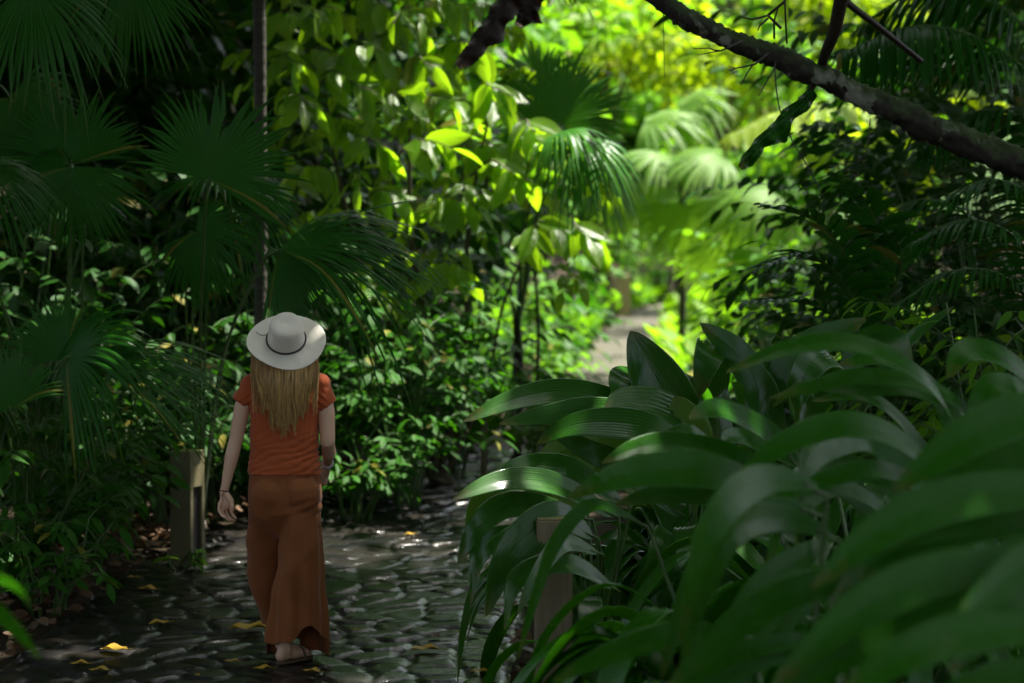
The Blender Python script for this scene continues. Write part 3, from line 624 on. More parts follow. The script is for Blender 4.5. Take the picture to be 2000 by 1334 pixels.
# feathery palms on the right, in the shade
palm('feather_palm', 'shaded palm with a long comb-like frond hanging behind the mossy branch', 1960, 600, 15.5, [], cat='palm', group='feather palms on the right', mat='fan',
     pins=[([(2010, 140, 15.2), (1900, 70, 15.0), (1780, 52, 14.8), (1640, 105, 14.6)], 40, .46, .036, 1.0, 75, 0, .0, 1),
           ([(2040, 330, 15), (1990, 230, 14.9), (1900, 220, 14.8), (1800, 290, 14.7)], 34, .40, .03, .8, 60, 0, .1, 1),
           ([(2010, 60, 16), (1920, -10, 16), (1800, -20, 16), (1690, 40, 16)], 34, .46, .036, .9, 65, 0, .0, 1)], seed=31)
palm('feather_palm', 'black green palm with broad finger leaflets edging the clearing', 1640, 700, 14.2, [], cat='palm', group='feather palms on the right', mat='fan',
     pins=[([(1690, 640, 14.0), (1650, 500, 13.9), (1590, 430, 13.8), (1500, 405, 13.7)], 17, .34, .06, .35, 62, .3, .1, 1),
           ([(1700, 660, 14.0), (1640, 540, 13.8), (1570, 500, 13.7), (1490, 520, 13.6)], 17, .30, .05, .4, 60, .3, .1, 1),
           ([(1720, 690, 13.6), (1640, 620, 13.4), (1560, 590, 13.3), (1465, 590, 13.2)], 18, .27, .045, .4, 58, .3, .1, 1),
           ([(1700, 640, 14.2), (1720, 500, 14.2), (1700, 410, 14.1), (1640, 350, 14.0)], 17, .34, .055, .4, 60, .3, .1, 1),
           ([(1710, 640, 14.2), (1760, 520, 14.1), (1740, 460, 14.0), (1680, 470, 13.9)], 17, .30, .05, .4, 60, .3, .1, 1)], seed=32, nseg=30)
palm('feather_palm', 'shaded palm with thin glinting fronds at the right edge', 1980, 700, 13.4, [], cat='palm', group='feather palms on the right', mat='fan',
     pins=[([(2060, 600, 13.2), (1990, 470, 13.0), (1890, 430, 12.8), (1790, 470, 12.7)], 34, .34, .022, .6, 50, 0, .1, 1),
           ([(2060, 640, 13.2), (1960, 540, 12.9), (1860, 530, 12.7), (1760, 590, 12.6)], 34, .32, .022, .6, 50, 0, .1, 1),
           ([(2060, 560, 13.6), (2020, 400, 13.4), (1940, 350, 13.2), (1860, 380, 13.1)], 34, .34, .022, .6, 50, 0, .1, 1),
           ([(2040, 640, 14.6), (1900, 430, 14.5), (1800, 390, 14.4), (1720, 440, 14.3)], 34, .36, .025, .6, 50, 0, .1, 1)], seed=33)

# ------------------------------------------------------------------ drooping broad-leaved tree in the middle
def cacao():
    r = np.random.default_rng(44); b = G(850, 930); base = V(b[0], 18.6, 0)
    o = empty('broadleaf_tree', base, 'small tree with drooping glowing broad leaves at the edge of the clearing', 'tree'); tb = MB(); lv = Leaves(); lb = Leaves()
    for x0, y0, x1, y1, s in ((850, 930, 800, 250, .035), (860, 930, 960, 200, .03), (840, 930, 640, 250, .03), (870, 930, 1060, 420, .02)):
        tb.tube([P(x0, y0, 18.6), P((x0 * 2 + x1) / 3 + 15, (y0 * 2 + y1) / 3, 18.7), P((x0 + 2 * x1) / 3 - 12, (y0 + 2 * y1) / 3, 18.4), P(x1, y1, 18.2)], [s, s * .35], 7, n=16, cap=False)
    cl_ = [(955, 175, 17.6, 1), (850, 285, 17.4, 1), (1040, 262, 17.6, 1), (1000, 345, 17.5, .9), (1130, 455, 17.5, 1), (1060, 440, 17.6, .8), (700, 90, 17.8, .9), (650, 110, 18, .7), (830, 130, 18, .8),
           (720, 280, 17.6, .7), (600, 210, 17.6, .7), (780, 190, 17.8, .8), (880, 200, 17.9, .9), (690, 170, 17.6, .7), (560, 120, 17.8, .6), (620, 330, 17.9, .6), (900, 400, 17.9, .7),
           (760, 380, 18, .6), (880, 520, 17.8, .7), (960, 290, 18.1, .8), (800, 60, 18.2, .9), (750, 20, 18, .9), (910, 90, 18.2, .8), (560, 30, 17.8, .6), (640, 20, 18, .7), (860, 0, 18.4, .8), (680, 240, 18.2, .6), (1010, 240, 17.9, .7)]
    for cx, cy_, D, sz in cl_:
        c = P(cx, cy_, D); root = P(cx - 60 + r.normal() * 40, cy_ + 40 + r.normal() * 30, D + .5)
        q = catmull([root, (root + c) / 2 + V(0, 0, .12), c + V(0, 0, .03), c + V(.18, -.05, -.05)], 14); tb.tube(q, [.010, .003], 5, cap=False)
        n = 9
        for k in range(n):
            i = int(4 + 9 * k / n); s = 1 if k % 2 else -1; t = nrm(q[min(i + 1, 13)] - q[i - 1])
            d = nrm(t * .5 + nrm(np.cross(t, UP)) * s * .45 + V(0, 0, -r.uniform(.1, 1.3)) + r.normal(size=3) * .25)
            lv.add(q[i], d, UP * .6 + V(0, -.6, 0) + r.normal(size=3) * .45, .31 * r.uniform(.75, 1.15) * (.75 + .25 * sz), .66)
    for k in range(75):       # filler sprays in the crown
        c = P(r.uniform(510, 1130), r.uniform(-40, 560), r.uniform(18.0, 20)); 
        if c[0] > .2 and c[2] > 2.7 and r.random() < .85: continue
        spray(r, lv, tb, c, V(r.normal(), -.4 + r.normal() * .6, .2), .55, .20, .075, .8, .005, .05, .7, .6, 6, sub=1)
    fm = MB(); lv.to(fm, 'oval'); tb.build('branches', M['bark'], o); fm.build('foliage', M['broad'], o)
cacao()

# ------------------------------------------------------------------ shrubs
def S(label, px, D, h, rad, nst, leafL, seed, **k):
    b = P(px, 900, D); return shrub('shrub', label, (b[0], D, 0), h, rad, nst, leafL, seed=seed, **k)
gL = 'shrubs along the left bank'
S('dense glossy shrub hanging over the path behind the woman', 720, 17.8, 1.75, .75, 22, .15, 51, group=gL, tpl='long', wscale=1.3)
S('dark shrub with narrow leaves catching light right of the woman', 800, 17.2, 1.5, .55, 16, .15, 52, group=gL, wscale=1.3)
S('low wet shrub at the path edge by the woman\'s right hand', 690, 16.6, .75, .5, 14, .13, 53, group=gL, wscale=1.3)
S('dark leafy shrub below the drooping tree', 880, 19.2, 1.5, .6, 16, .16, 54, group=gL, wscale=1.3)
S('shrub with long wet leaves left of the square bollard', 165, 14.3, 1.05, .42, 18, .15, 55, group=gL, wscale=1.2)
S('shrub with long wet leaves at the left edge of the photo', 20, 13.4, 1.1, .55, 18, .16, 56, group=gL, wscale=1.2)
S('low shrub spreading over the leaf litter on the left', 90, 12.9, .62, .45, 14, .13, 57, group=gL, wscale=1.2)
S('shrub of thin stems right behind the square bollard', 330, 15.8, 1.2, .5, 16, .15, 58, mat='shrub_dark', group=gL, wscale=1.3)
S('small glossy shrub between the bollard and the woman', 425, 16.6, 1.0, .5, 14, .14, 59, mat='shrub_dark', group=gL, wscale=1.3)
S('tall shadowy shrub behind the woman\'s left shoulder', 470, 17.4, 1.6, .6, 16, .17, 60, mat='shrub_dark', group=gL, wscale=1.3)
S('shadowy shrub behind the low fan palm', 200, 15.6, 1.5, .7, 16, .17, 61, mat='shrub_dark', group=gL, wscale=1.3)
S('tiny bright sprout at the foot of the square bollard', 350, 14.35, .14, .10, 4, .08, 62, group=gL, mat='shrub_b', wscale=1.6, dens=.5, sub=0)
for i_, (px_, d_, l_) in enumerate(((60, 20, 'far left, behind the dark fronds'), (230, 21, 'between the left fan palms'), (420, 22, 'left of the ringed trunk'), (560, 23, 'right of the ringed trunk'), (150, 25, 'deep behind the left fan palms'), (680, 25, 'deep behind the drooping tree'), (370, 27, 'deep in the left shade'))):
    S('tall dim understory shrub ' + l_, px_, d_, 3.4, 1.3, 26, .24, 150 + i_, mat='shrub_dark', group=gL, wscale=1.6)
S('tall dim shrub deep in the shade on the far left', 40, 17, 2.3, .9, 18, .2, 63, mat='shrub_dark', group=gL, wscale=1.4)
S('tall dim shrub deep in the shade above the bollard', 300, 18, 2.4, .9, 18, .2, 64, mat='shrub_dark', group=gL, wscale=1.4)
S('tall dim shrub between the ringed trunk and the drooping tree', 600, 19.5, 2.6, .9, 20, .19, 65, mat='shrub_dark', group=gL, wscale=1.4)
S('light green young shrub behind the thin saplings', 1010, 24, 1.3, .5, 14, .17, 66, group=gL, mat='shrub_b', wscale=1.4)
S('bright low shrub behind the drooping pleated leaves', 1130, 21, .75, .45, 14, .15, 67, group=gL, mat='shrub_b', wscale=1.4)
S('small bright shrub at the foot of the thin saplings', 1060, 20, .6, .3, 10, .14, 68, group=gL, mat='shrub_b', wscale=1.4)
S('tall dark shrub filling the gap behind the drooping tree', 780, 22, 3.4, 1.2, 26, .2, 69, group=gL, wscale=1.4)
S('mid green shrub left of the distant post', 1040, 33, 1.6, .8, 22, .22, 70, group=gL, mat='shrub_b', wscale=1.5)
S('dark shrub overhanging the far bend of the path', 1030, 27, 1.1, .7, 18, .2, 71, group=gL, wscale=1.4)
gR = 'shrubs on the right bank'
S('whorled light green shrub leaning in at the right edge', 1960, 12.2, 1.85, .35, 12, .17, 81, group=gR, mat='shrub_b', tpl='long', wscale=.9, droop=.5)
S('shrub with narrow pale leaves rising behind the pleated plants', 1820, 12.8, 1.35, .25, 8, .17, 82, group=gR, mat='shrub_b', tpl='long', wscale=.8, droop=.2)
S('dense shade-darkened shrub in the middle of the right bank', 1720, 15, 2.0, .6, 22, .16, 83, mat='shrub_dark', group=gR, wscale=1.4)
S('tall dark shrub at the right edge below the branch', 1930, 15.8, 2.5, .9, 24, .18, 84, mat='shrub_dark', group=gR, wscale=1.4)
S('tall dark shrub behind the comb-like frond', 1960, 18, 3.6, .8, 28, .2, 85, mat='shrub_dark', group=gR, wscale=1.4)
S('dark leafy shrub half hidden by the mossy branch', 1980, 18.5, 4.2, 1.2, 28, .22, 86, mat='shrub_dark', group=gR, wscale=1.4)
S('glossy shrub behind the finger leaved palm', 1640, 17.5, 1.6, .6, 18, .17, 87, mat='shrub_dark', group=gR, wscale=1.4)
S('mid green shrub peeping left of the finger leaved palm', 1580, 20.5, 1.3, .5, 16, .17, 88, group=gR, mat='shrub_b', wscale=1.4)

# ------------------------------------------------------------------ the sunny clearing and the trees behind it
def T(label, px, D, cz, crx, crz, leafL, nleaf, seed, **k):
    b = P(px, 600, D); h = k.pop('h', cz); return crown_tree('tree', label, (b[0], D, 0), h, cz, crx, crz, k.pop('nl', 12), leafL, nleaf, seed=seed, **k)
gC = 'trees behind the clearing'
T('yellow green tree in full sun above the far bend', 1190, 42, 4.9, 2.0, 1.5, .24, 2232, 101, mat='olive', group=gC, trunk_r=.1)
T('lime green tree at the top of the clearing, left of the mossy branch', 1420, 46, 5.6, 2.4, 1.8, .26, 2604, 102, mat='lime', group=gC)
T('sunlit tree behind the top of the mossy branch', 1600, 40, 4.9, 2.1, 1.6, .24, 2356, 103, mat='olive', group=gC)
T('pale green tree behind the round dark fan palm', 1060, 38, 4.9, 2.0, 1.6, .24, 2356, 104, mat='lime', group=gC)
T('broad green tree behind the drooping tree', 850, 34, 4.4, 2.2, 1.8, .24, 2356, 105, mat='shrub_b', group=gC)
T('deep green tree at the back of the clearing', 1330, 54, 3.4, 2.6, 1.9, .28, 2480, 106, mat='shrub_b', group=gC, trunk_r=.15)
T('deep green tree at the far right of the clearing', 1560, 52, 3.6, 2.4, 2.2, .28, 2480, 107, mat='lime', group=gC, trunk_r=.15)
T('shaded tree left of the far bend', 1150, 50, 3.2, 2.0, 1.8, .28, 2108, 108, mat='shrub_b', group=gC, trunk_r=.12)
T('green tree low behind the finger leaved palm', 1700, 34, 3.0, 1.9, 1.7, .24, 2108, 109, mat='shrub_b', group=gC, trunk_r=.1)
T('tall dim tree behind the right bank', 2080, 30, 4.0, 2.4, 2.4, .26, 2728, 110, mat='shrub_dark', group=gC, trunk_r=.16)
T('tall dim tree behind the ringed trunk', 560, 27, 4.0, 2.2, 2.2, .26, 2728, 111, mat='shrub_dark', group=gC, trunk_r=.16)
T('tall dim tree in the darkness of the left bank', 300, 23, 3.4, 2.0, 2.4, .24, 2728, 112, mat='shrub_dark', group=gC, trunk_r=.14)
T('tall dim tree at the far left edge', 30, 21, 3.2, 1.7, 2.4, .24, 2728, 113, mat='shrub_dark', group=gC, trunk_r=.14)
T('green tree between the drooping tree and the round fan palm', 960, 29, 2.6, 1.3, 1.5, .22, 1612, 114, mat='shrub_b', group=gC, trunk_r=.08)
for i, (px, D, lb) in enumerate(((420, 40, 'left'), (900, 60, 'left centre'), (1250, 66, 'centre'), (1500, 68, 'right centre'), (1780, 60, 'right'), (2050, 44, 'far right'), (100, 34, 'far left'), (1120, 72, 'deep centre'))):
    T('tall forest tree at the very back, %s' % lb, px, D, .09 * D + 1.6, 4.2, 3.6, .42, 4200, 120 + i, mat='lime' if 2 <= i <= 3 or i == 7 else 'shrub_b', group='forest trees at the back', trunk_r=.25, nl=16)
# ground cover: uncountable
def cover(name, seed, n, region, hgt, mat, tpl, wscale=1.):
    r = np.random.default_rng(seed); lv = Leaves()
    while len(lv.p) < n:
        x, y = region(r)
        if path_dist(np.array([x]), np.array([y]))[0] < (1.25 if y < 21 else .62): continue
        z = float(gz(x, y)); a = r.random() * 6.28; h = hgt * r.uniform(.4, 1)
        for k in range(5):
            aa = a + k * 1.26 + r.normal() * .3; e = r.uniform(.5, 2.2)
            lv.add(V(x, y, z + h * r.random() * .7), nrm(V(math.cos(aa), math.sin(aa), e)), V(-math.cos(aa), -math.sin(aa), 1) + r.normal(size=3) * .2, h * r.uniform(.5, .9), wscale)
    m = MB(); lv.to(m, tpl); return tag(m.build(name, M[mat]), kind='stuff')
def in_px(x0, x1, d0, d1):
    def f(r):
        D = r.uniform(d0, d1); return (r.uniform(x0, x1) - 1000) / FPX * D, D
    return f
cover('ground_cover', 201, 6500, in_px(1240, 1900, 27, 50), .55, 'lime', 'farlong', 1.6)
cover('ground_cover', 202, 2600, in_px(1060, 1290, 24, 52), .4, 'shrub_b', 'farlong', 1.8)
cover('ground_cover', 203, 6500, in_px(-200, 1000, 17, 34), .6, 'shrub', 'farlong', 1.8)
cover('ground_cover', 204, 3500, in_px(1250, 2200, 12.5, 26), .5, 'shrub', 'farlong', 1.8)
cover('ground_cover', 205, 3000, in_px(1500, 2200, 5, 12), .35, 'shrub', 'farlong', 1.6)
# red leaved plant and saplings
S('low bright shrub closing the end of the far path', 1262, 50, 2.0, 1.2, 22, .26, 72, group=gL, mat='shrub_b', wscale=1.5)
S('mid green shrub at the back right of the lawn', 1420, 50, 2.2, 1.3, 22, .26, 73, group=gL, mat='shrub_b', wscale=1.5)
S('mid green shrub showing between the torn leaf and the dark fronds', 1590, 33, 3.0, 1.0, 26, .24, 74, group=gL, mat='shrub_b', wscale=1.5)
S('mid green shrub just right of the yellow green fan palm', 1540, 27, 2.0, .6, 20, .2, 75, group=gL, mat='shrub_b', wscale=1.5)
S('small red leaved plant by the bright low shrub', 1085, 22.5, .4, .25, 7, .14, 91, mat='dead', wscale=1.8)
def sapling(label, x, y0, y1, D, r0=.02, seed=0):
    b = P(x, y0, D); o = empty('sapling', V(b[0], D, 0), label, 'sapling', 'thin saplings in the middle'); t = MB()
    t.tube([V(b[0], D, 0), P(x + 6, (y0 + y1) / 2, D), P(x - 4, y1, D)], [r0, r0 * .6], 7, n=14); t.build('trunk', M['palmbark'], o)
    r = np.random.default_rng(seed); lv = Leaves(); tb = MB()
    for k in range(4): spray(r, lv, tb, P(x - 4, y1 + k * 25, D), V(r.normal(), r.normal(), .5), .5, .16, .08, .8, .005, .1, 1.1)
    f = MB(); lv.to(f, 'long'); tb.tube([P(x - 4, y1, D), P(x - 4, y1 - 3, D)], .004, 4); f.build('foliage', M['shrub_b'], o); tb.build('twigs', M['stem'], o)
sapling('thin pale sapling stem left of the bright low shrub', 1045, 770, 500, 21, .022, 1)
sapling('reddish sapling stem leaning behind the drooping tree', 1000, 740, 560, 22, .025, 2)
sapling('very thin sapling beyond the pale far path', 1366, 640, 545, 46, .035, 3)

# ------------------------------------------------------------------ leaning mossy branch, dead leaves, vines
def branch():
    pts = [P(1150, -130, 12.8), P(1290, 2, 12.8), P(1420, 75, 12.7), P(1560, 130, 12.6), P(1700, 195, 12.6), P(1850, 262, 12.5), P(1990, 318, 12.4), P(2150, 400, 12.3), P(2380, 640, 12.2)]
    b = V(pts[-1][0], pts[-1][1], 0); pts.append(b + V(.15, 0, -.1))
    o = empty('leaning_tree', b, 'thick mossy dark trunk leaning diagonally across the top right', 'tree')
    q = catmull(pts, 320); m = MB(); rr = np.interp(np.linspace(0, 1, 320), [0, .12, .3, .6, 1], [.044, .050, .060, .086, .15])
    m.tube(q, rr, 26); r = np.random.default_rng(5); v = m.v[0]; c = np.repeat(q, 26, 0); a_, b_, c_ = v[:, 0:1], v[:, 1:2], v[:, 2:3]
    ph = np.arange(len(v)); nn = v - c
    v += nn * (.09 * np.sin(a_ * 57 + 3 * np.sin(b_ * 61)) * np.sin(c_ * 49 + b_ * 70) + .07 * np.sin(a_ * 118 - b_ * 150) * np.sin(c_ * 131) + .08 * np.sin(v[:, 0:1] * 9 + 2 * np.sin(v[:, 2:3] * 23)) + .06 * np.sin(v[:, 0:1] * 31 + v[:, 1:2] * 40 + v[:, 2:3] * 17) + .08 * r.normal(size=(len(v), 1)) + .25 * np.exp(-((v[:, 0:1] - 2.1) / .05) ** 2) + .2 * np.exp(-((v[:, 0:1] - 1.45) / .04) ** 2))
    m.build('trunk', M['moss'], o)
    def tw(ps, r0, r1, D=12.6): t = MB(); t.tube([P(x, y, D + dd) for x, y, dd in ps], [r0, r1], 6, n=18, cap=False); return t
    def kink(name, lists):
        t = MB()
        for ps, r0, r1 in lists: t.tube([P(x, y, 12.55 + dd) for x, y, dd in ps], [r0, r1], 6, cap=False)
        t.build(name, M['twig'], o)
    kink('twig', [([(1525, 55, 0), (1500, 30, -.05), (1470, 38, -.1), (1450, 34, -.1)], .008, .004), ([(1500, 30, 0), (1530, 5, -.05), (1545, -20, -.05)], .008, .006), ([(1500, 36, 0), (1484, 50, -.05), (1480, 60, -.05)], .006, .003)])
    kink('twig', [([(1512, 75, 0), (1512, 40, -.1), (1520, 15, -.1)], .006, .004)])
    kink('twig', [([(1537, 85, 0), (1535, 50, -.1), (1533, 0, -.1), (1534, -30, -.1)], .005, .005)])
    kink('twig', [([(1450, 80, 0), (1425, 92, -.1), (1408, 99, -.12), (1395, 98, -.15), (1385, 94, -.15), (1354, 95, -.18)], .006, .003), ([(1408, 99, -.12), (1385, 103, -.15), (1362, 108, -.15)], .004, .002)])
    kink('twig', [([(1500, 105, 0), (1475, 125, -.1), (1455, 130, -.12), (1437, 133, -.14), (1425, 138, -.15)], .006, .003), ([(1470, 127, -.1), (1458, 145, -.12), (1447, 166, -.13)], .004, .003), ([(1437, 133, -.1), (1428, 131, -.12)], .003, .002)])
    kink('twig', [([(1516, 118, 0), (1512, 135, -.1), (1500, 155, -.12), (1482, 187, -.14)], .006, .003)])
    t = MB(); t.tube([P(x, y, D) for x, y, D in ((1660, -60, 12.2), (1643, 0, 12.3), (1630, 60, 12.4), (1612, 105, 12.5), (1600, 140, 12.7), (1582, 178, 12.7), (1560, 195, 12.7))], [.040, .034, .026, .012], 9, n=30, cap=False); t.build('side_branch', M['twig'], o)
    t = MB(); t.tube([P(x, y, D) for x, y, D in ((1600, -50, 13.2), (1655, 5, 13.2), (1710, 48, 13.3), (1800, 120, 13.6))], [.022, .016], 7, n=20, cap=False); t.build('side_branch', M['twig'], o)
branch()
def torn_leaf(label, pts, width, mat, seed, roll=70):
    r = np.random.default_rng(seed); p = [P(*q) for q in pts]; m = MB(); n = 60
    q = catmull(p, n); T = nrm(np.gradient(q, axis=0)); S = nrm(np.cross(T, V(0, -1, 0))); t = np.linspace(0, 1, n)
    W = width * np.sin(math.pi * np.clip(.12 + t * .85, 0, 1)) ** .6
    for s in (-1, 1):
        e = np.interp(t * 9 + seed, np.arange(60), .35 + .65 * r.random(60)) * (1 - .12 * r.random(n))
        u = np.linspace(0, 1, 6)
        v = q[:, None] + S[:, None] * (s * (W * e)[:, None] * u)[..., None] + V(0, 1, 0) * (.05 * np.sin(t * 30)[:, None] * u + .12 * u ** 2 * W[:, None] * 2)[..., None]
        v[:, :, 2] -= .35 * (W * e)[:, None] * u ** 2
        m.grid(v, np.stack(np.broadcast_arrays(s * u[None], t[:, None]), -1))
    m.tube(q, [.008, .003], 5, cap=False)
    return tag(m.build('hanging_leaf', M[mat], None, loc=p[0]), label, 'leaf', 'torn hanging leaves')
torn_leaf('torn purple brown banana leaf hanging from the top edge', [(1015, -60, 15.5), (985, 10, 15.5), (945, 70, 15.4), (893, 130, 15.3)], .14, 'dead', 3)
torn_leaf('second torn brown leaf beside the purple one at the top', [(1060, -60, 15.8), (1035, 0, 15.8), (1010, 50, 15.7)], .16, 'dead', 8)
torn_leaf('torn dark green leaf hanging below the mossy branch', [(1590, 178, 12.6), (1555, 215, 12.6), (1500, 260, 12.5), (1442, 325, 12.4)], .085, 'fan', 5)
def vine(label, pts, r0=.004):
    m = MB(); m.tube([P(*q) for q in pts], [r0, r0 * .7], 5, n=40, cap=False); tag(m.build('vine', M['twig'], None, loc=P(*pts[0])), label, 'vine', 'thin hanging vines')
vine('thin vine looping from the torn leaf down to the dark fronds', [(1512, 120, 12.8), (1520, 200, 12.8), (1540, 260, 12.8), (1580, 330, 12.8), (1605, 380, 12.8), (1610, 420, 13)])
vine('thin straight vine hanging near the top of the clearing', [(1293, -30, 14), (1296, 60, 14), (1298, 150, 14)], .003)
vine('short vine beside the looping one, lower right of it', [(1700, 230, 13), (1690, 300, 13), (1650, 330, 13), (1560, 360, 13.2)], .003)

# ------------------------------------------------------------------ canopy: the forest roof that shades the path
gK = 'canopy trees over the path'
def K(label, bx, x, y, cz, n, seed, crx=4.0, leafL=.5): crown_tree('tree', label, (bx, y, 0), cz, cz - float(gz(bx, y)), crx, 1.5, 14, leafL, n, seed=seed, mat='shrub', group=gK, trunk_r=.24, lean=(x - bx, 0), clump=.42)
KT = [('right over the camera', -8.5, .5, -2, 2600), ('over the camera and the near leaves', 8.5, 2.0, 3.6, 2600), ('over the near leaves, second from the camera', -8, -2.6, .5, 2400),('behind the camera on the left', -8, -6, -5, 2200), ('behind the camera on the right', 8, 5, -5, 2200), ('beside the camera on the left', -8, -4.5, 1, 2200), ('beside the camera on the right', 8, 4.5, 1, 2800),
      ('leaning over the path in front of the camera', -8, -1.5, 5.5, 2200), ('on the left bank near the low fan palms', -8.5, -5, 8, 2600), ('on the right bank above the pleated plants', 8.5, 5.2, 8, 2700),
      ('leaning over the woman from the left', -8.5, -1.5, 12.5, 1500), ('on the far left of the woman', -10, -7, 14, 2600), ('on the right bank above the feather palms', 9, 5.5, 13.5, 2600),
      ('leaning over the path beyond the woman', -9, -3.2, 16.6, 2200, 3.2), ('leaning in over the mossy trunk', 9.5, 6.9, 17.5, 2600, 3.3), ('added for shade, spread over the bend of the stone path', -9.5, .3, 14.9, 2400, 3.0), ('on the right bank beyond the palms', 11, 8, 20.5, 2600), ('on the left behind the ringed trunk', -10.5, -5.2, 20.5, 2800), ('added for shade, arching over the drooping tree', -10.5, -1.5, 21.4, 2400, 2.8), ('added for shade, arching over the dark middle trees', -11, -2.6, 26, 2400, 3.4), ('added to shade the middle of the left bank', 11, 2.3, 22.9, 2600, 2.6), ('added for shade, with a low crown over the glossy shrubs', -9, -1.2, 19.2, 1500, 1.6, 6.2), ('added for shade, with a small low crown beyond the glossy shrubs', 9.5, 1.0, 20.5, 1100, 1.0, 6.2), ('added for shade, with a small low crown over the path bend', 9.5, 3.0, 17.1, 900, .8, 6.2), ('added to shade the stone path', 9.5, 3.7, 15.3, 900, 1.8), ('added for shade, with a low crown behind the left fan palms', -10, -1.8, 24.6, 1800, 2.2, 6.8), ('added for shade, with a low crown on the left bank', -10, -4.2, 20.6, 1700, 2.0, 6.3), ('added for shade, with a low crown left of the drooping tree', -9.5, -3.4, 18.0, 1700, 1.9, 6.2), ('added for shade, with a low crown deep in the left shade', -10, -2.6, 22.5, 1500, 2.0, 6.6),  # includes unseen crowns added only to keep sun off chosen spots
      ('left of the clearing', -11, -5.6, 26, 2600), ('left of the far path', -12, -6.5, 32, 2400), ('far along the left bank', -13, -7.5, 39, 2200), ('right of the clearing', 12.5, 10, 27, 2400), ('far out on the left bank', -14, -11.5, 20, 2200), ('far out on the right bank', 14, 12, 14, 2200), ('far out left near the camera', -13, -11, 7, 2200), ('far out right near the camera', 13, 11, 5, 2200)]
for i, kk in enumerate(KT): K('tall canopy tree ' + kk[0], kk[1], kk[2], kk[3], kk[6] if len(kk) > 6 else 8.6 + .5 * math.sin(i * 2.1), kk[4], 300 + i, kk[5] if len(kk) > 5 else 4.0, .5 if len(kk) < 7 else .35)

# ------------------------------------------------------------------ posts
def wood_mat(name, a, b, moss=.5, rough=.6, bump=.6):
    n = NT(name); tc = n('TexCoord'); mp = n('Mapping', Scale=(14, 14, 1.3)); n.l(tc.outputs['Object'], mp.inputs[0])
    noi = n('TexNoise', Scale=4.0, Detail=8.0, Distortion=.5); n.l(mp.outputs[0], noi.inputs['Vector'])
    n2 = n('TexNoise', Scale=22.0, Detail=5.0); n.l(tc.outputs['Object'], n2.inputs['Vector'])
    geo = n('NewGeometry'); sp = n('SeparateXYZ'); n.l(geo.outputs['Normal'], sp.inputs[0])
    mo = n.math('MULTIPLY', n.math('GREATER_THAN', n.math('ADD', sp.outputs[2], n.math('MULTIPLY', n2.outputs[0], .6)), .85), moss)
    c = n.mix(mo, n.mix(noi.outputs[0], a, b), (.17, .17, .04))
    pb = n('BsdfPrincipled', Roughness=rough); n.l(c, pb.inputs['Base Color'])
    bp = n('Bump', Strength=bump, Distance=.006); n.l(noi.outputs[0], bp.inputs['Height']); n.l(bp.outputs[0], pb.inputs['Normal'])
    n.l(pb.outputs[0], n.out.inputs[0]); return n.m
M['post'] = wood_mat('weathered wood post', (.11, .088, .048), (.28, .225, .13), .9)
M['bollard'] = wood_mat('olive bronze paint', (.15, .135, .07), (.21, .19, .10), .9, .42, .12)
M['black'] = plain_mat('black lamp recess', (.01, .01, .01), (.02, .018, .015), .4, 10, .1)
def bollard():
    c = G(367, 1108); s = .150; rz = R_(-27); h = .705
    o = empty('bollard', c, 'square olive bollard light with a slot down its right face, left of the woman', 'bollard')
    m = MB(); hs = s / 2; cz, sz = math.cos(rz), math.sin(rz)
    def bx(x0, x1, y0, y1, z0, z1, mb, bev=.0):
        cc = V((x0 + x1) / 2, (y0 + y1) / 2, 0); mb.box(V(c[0] + cz * cc[0] - sz * cc[1], c[1] + sz * cc[0] + cz * cc[1], (z0 + z1) / 2), (x1 - x0, y1 - y0, z1 - z0), rz, bev)
    # after rotation the face +x points right and toward the camera
    bx(-hs, hs - .02, -hs, hs, -.05, h - .001, m, .003)
    bx(hs - .021, hs, -hs, -hs + .03, -.05, h - .001, m, .002); bx(hs - .021, hs, hs - .03, hs, -.05, h - .001, m, .002)
    bx(hs - .021, hs, -hs + .03, hs - .03, h - .21, h - .001, m, .002)
    m.build('housing', M['bollard'], o, False)
    m2 = MB(); bx(hs - .0205, hs - .017, -hs + .031, hs - .031, 0, h - .212, m2); m2.build('lamp_slot', M['black'], o, False)
    m3 = MB(); bx(-hs - .002, hs + .002, -hs - .002, hs + .002, h - .0005, h + .006, m3, .003); m3.build('cap', M['bollard'], o, False)
bollard()
def post(label, x, ybase_D, wpx, h, rz=8, mt='post'):
    D = ybase_D; X = (x - 1000) / FPX * D; o = empty('wooden_post', V(X, D, 0), label, 'post', 'wooden posts along the path'); r = np.random.default_rng(int(x))
    m = MB(); m.box(V(X, D, h / 2 - .05), (wpx, wpx, h + .1), R_(rz), .006); m.build('shaft', M[mt], o, False)
    t = MB(); t.box(V(X, D, h + .004), (wpx * .96, wpx * .96, .010), R_(rz), .004); t.build('mossy_top', M['post'], o, False)
post('weathered wooden post with mossy top standing among the drooping pleated leaves', 1081, 10.4, .155, .86, 4)
M['post_dry'] = wood_mat('dry tan wood', (.28, .20, .09), (.42, .31, .15), .3)
post('tan square wooden post at the far bend of the path', 1214, 43.5, .25, .74, 20, 'post_dry')
def frame_post():
    D = 19.0; o = empty('wooden_post', P(942, 800, D) * V(1, 1, 0), 'thin post with a short crossbar in the shade beside the path, centre', 'post', 'wooden posts along the path')
    a = P(945, 785, D); m = MB(); m.box(V(a[0], D, a[2] / 2), (.055, .055, a[2]), 0, .005); m.build('shaft', M['post'], o, False)
    t = MB(); t.box(V(a[0] - .07, D, a[2] + .016), (.22, .06, .03), 0, .004); t.build('crossbar', M['post'], o, False)
frame_post()
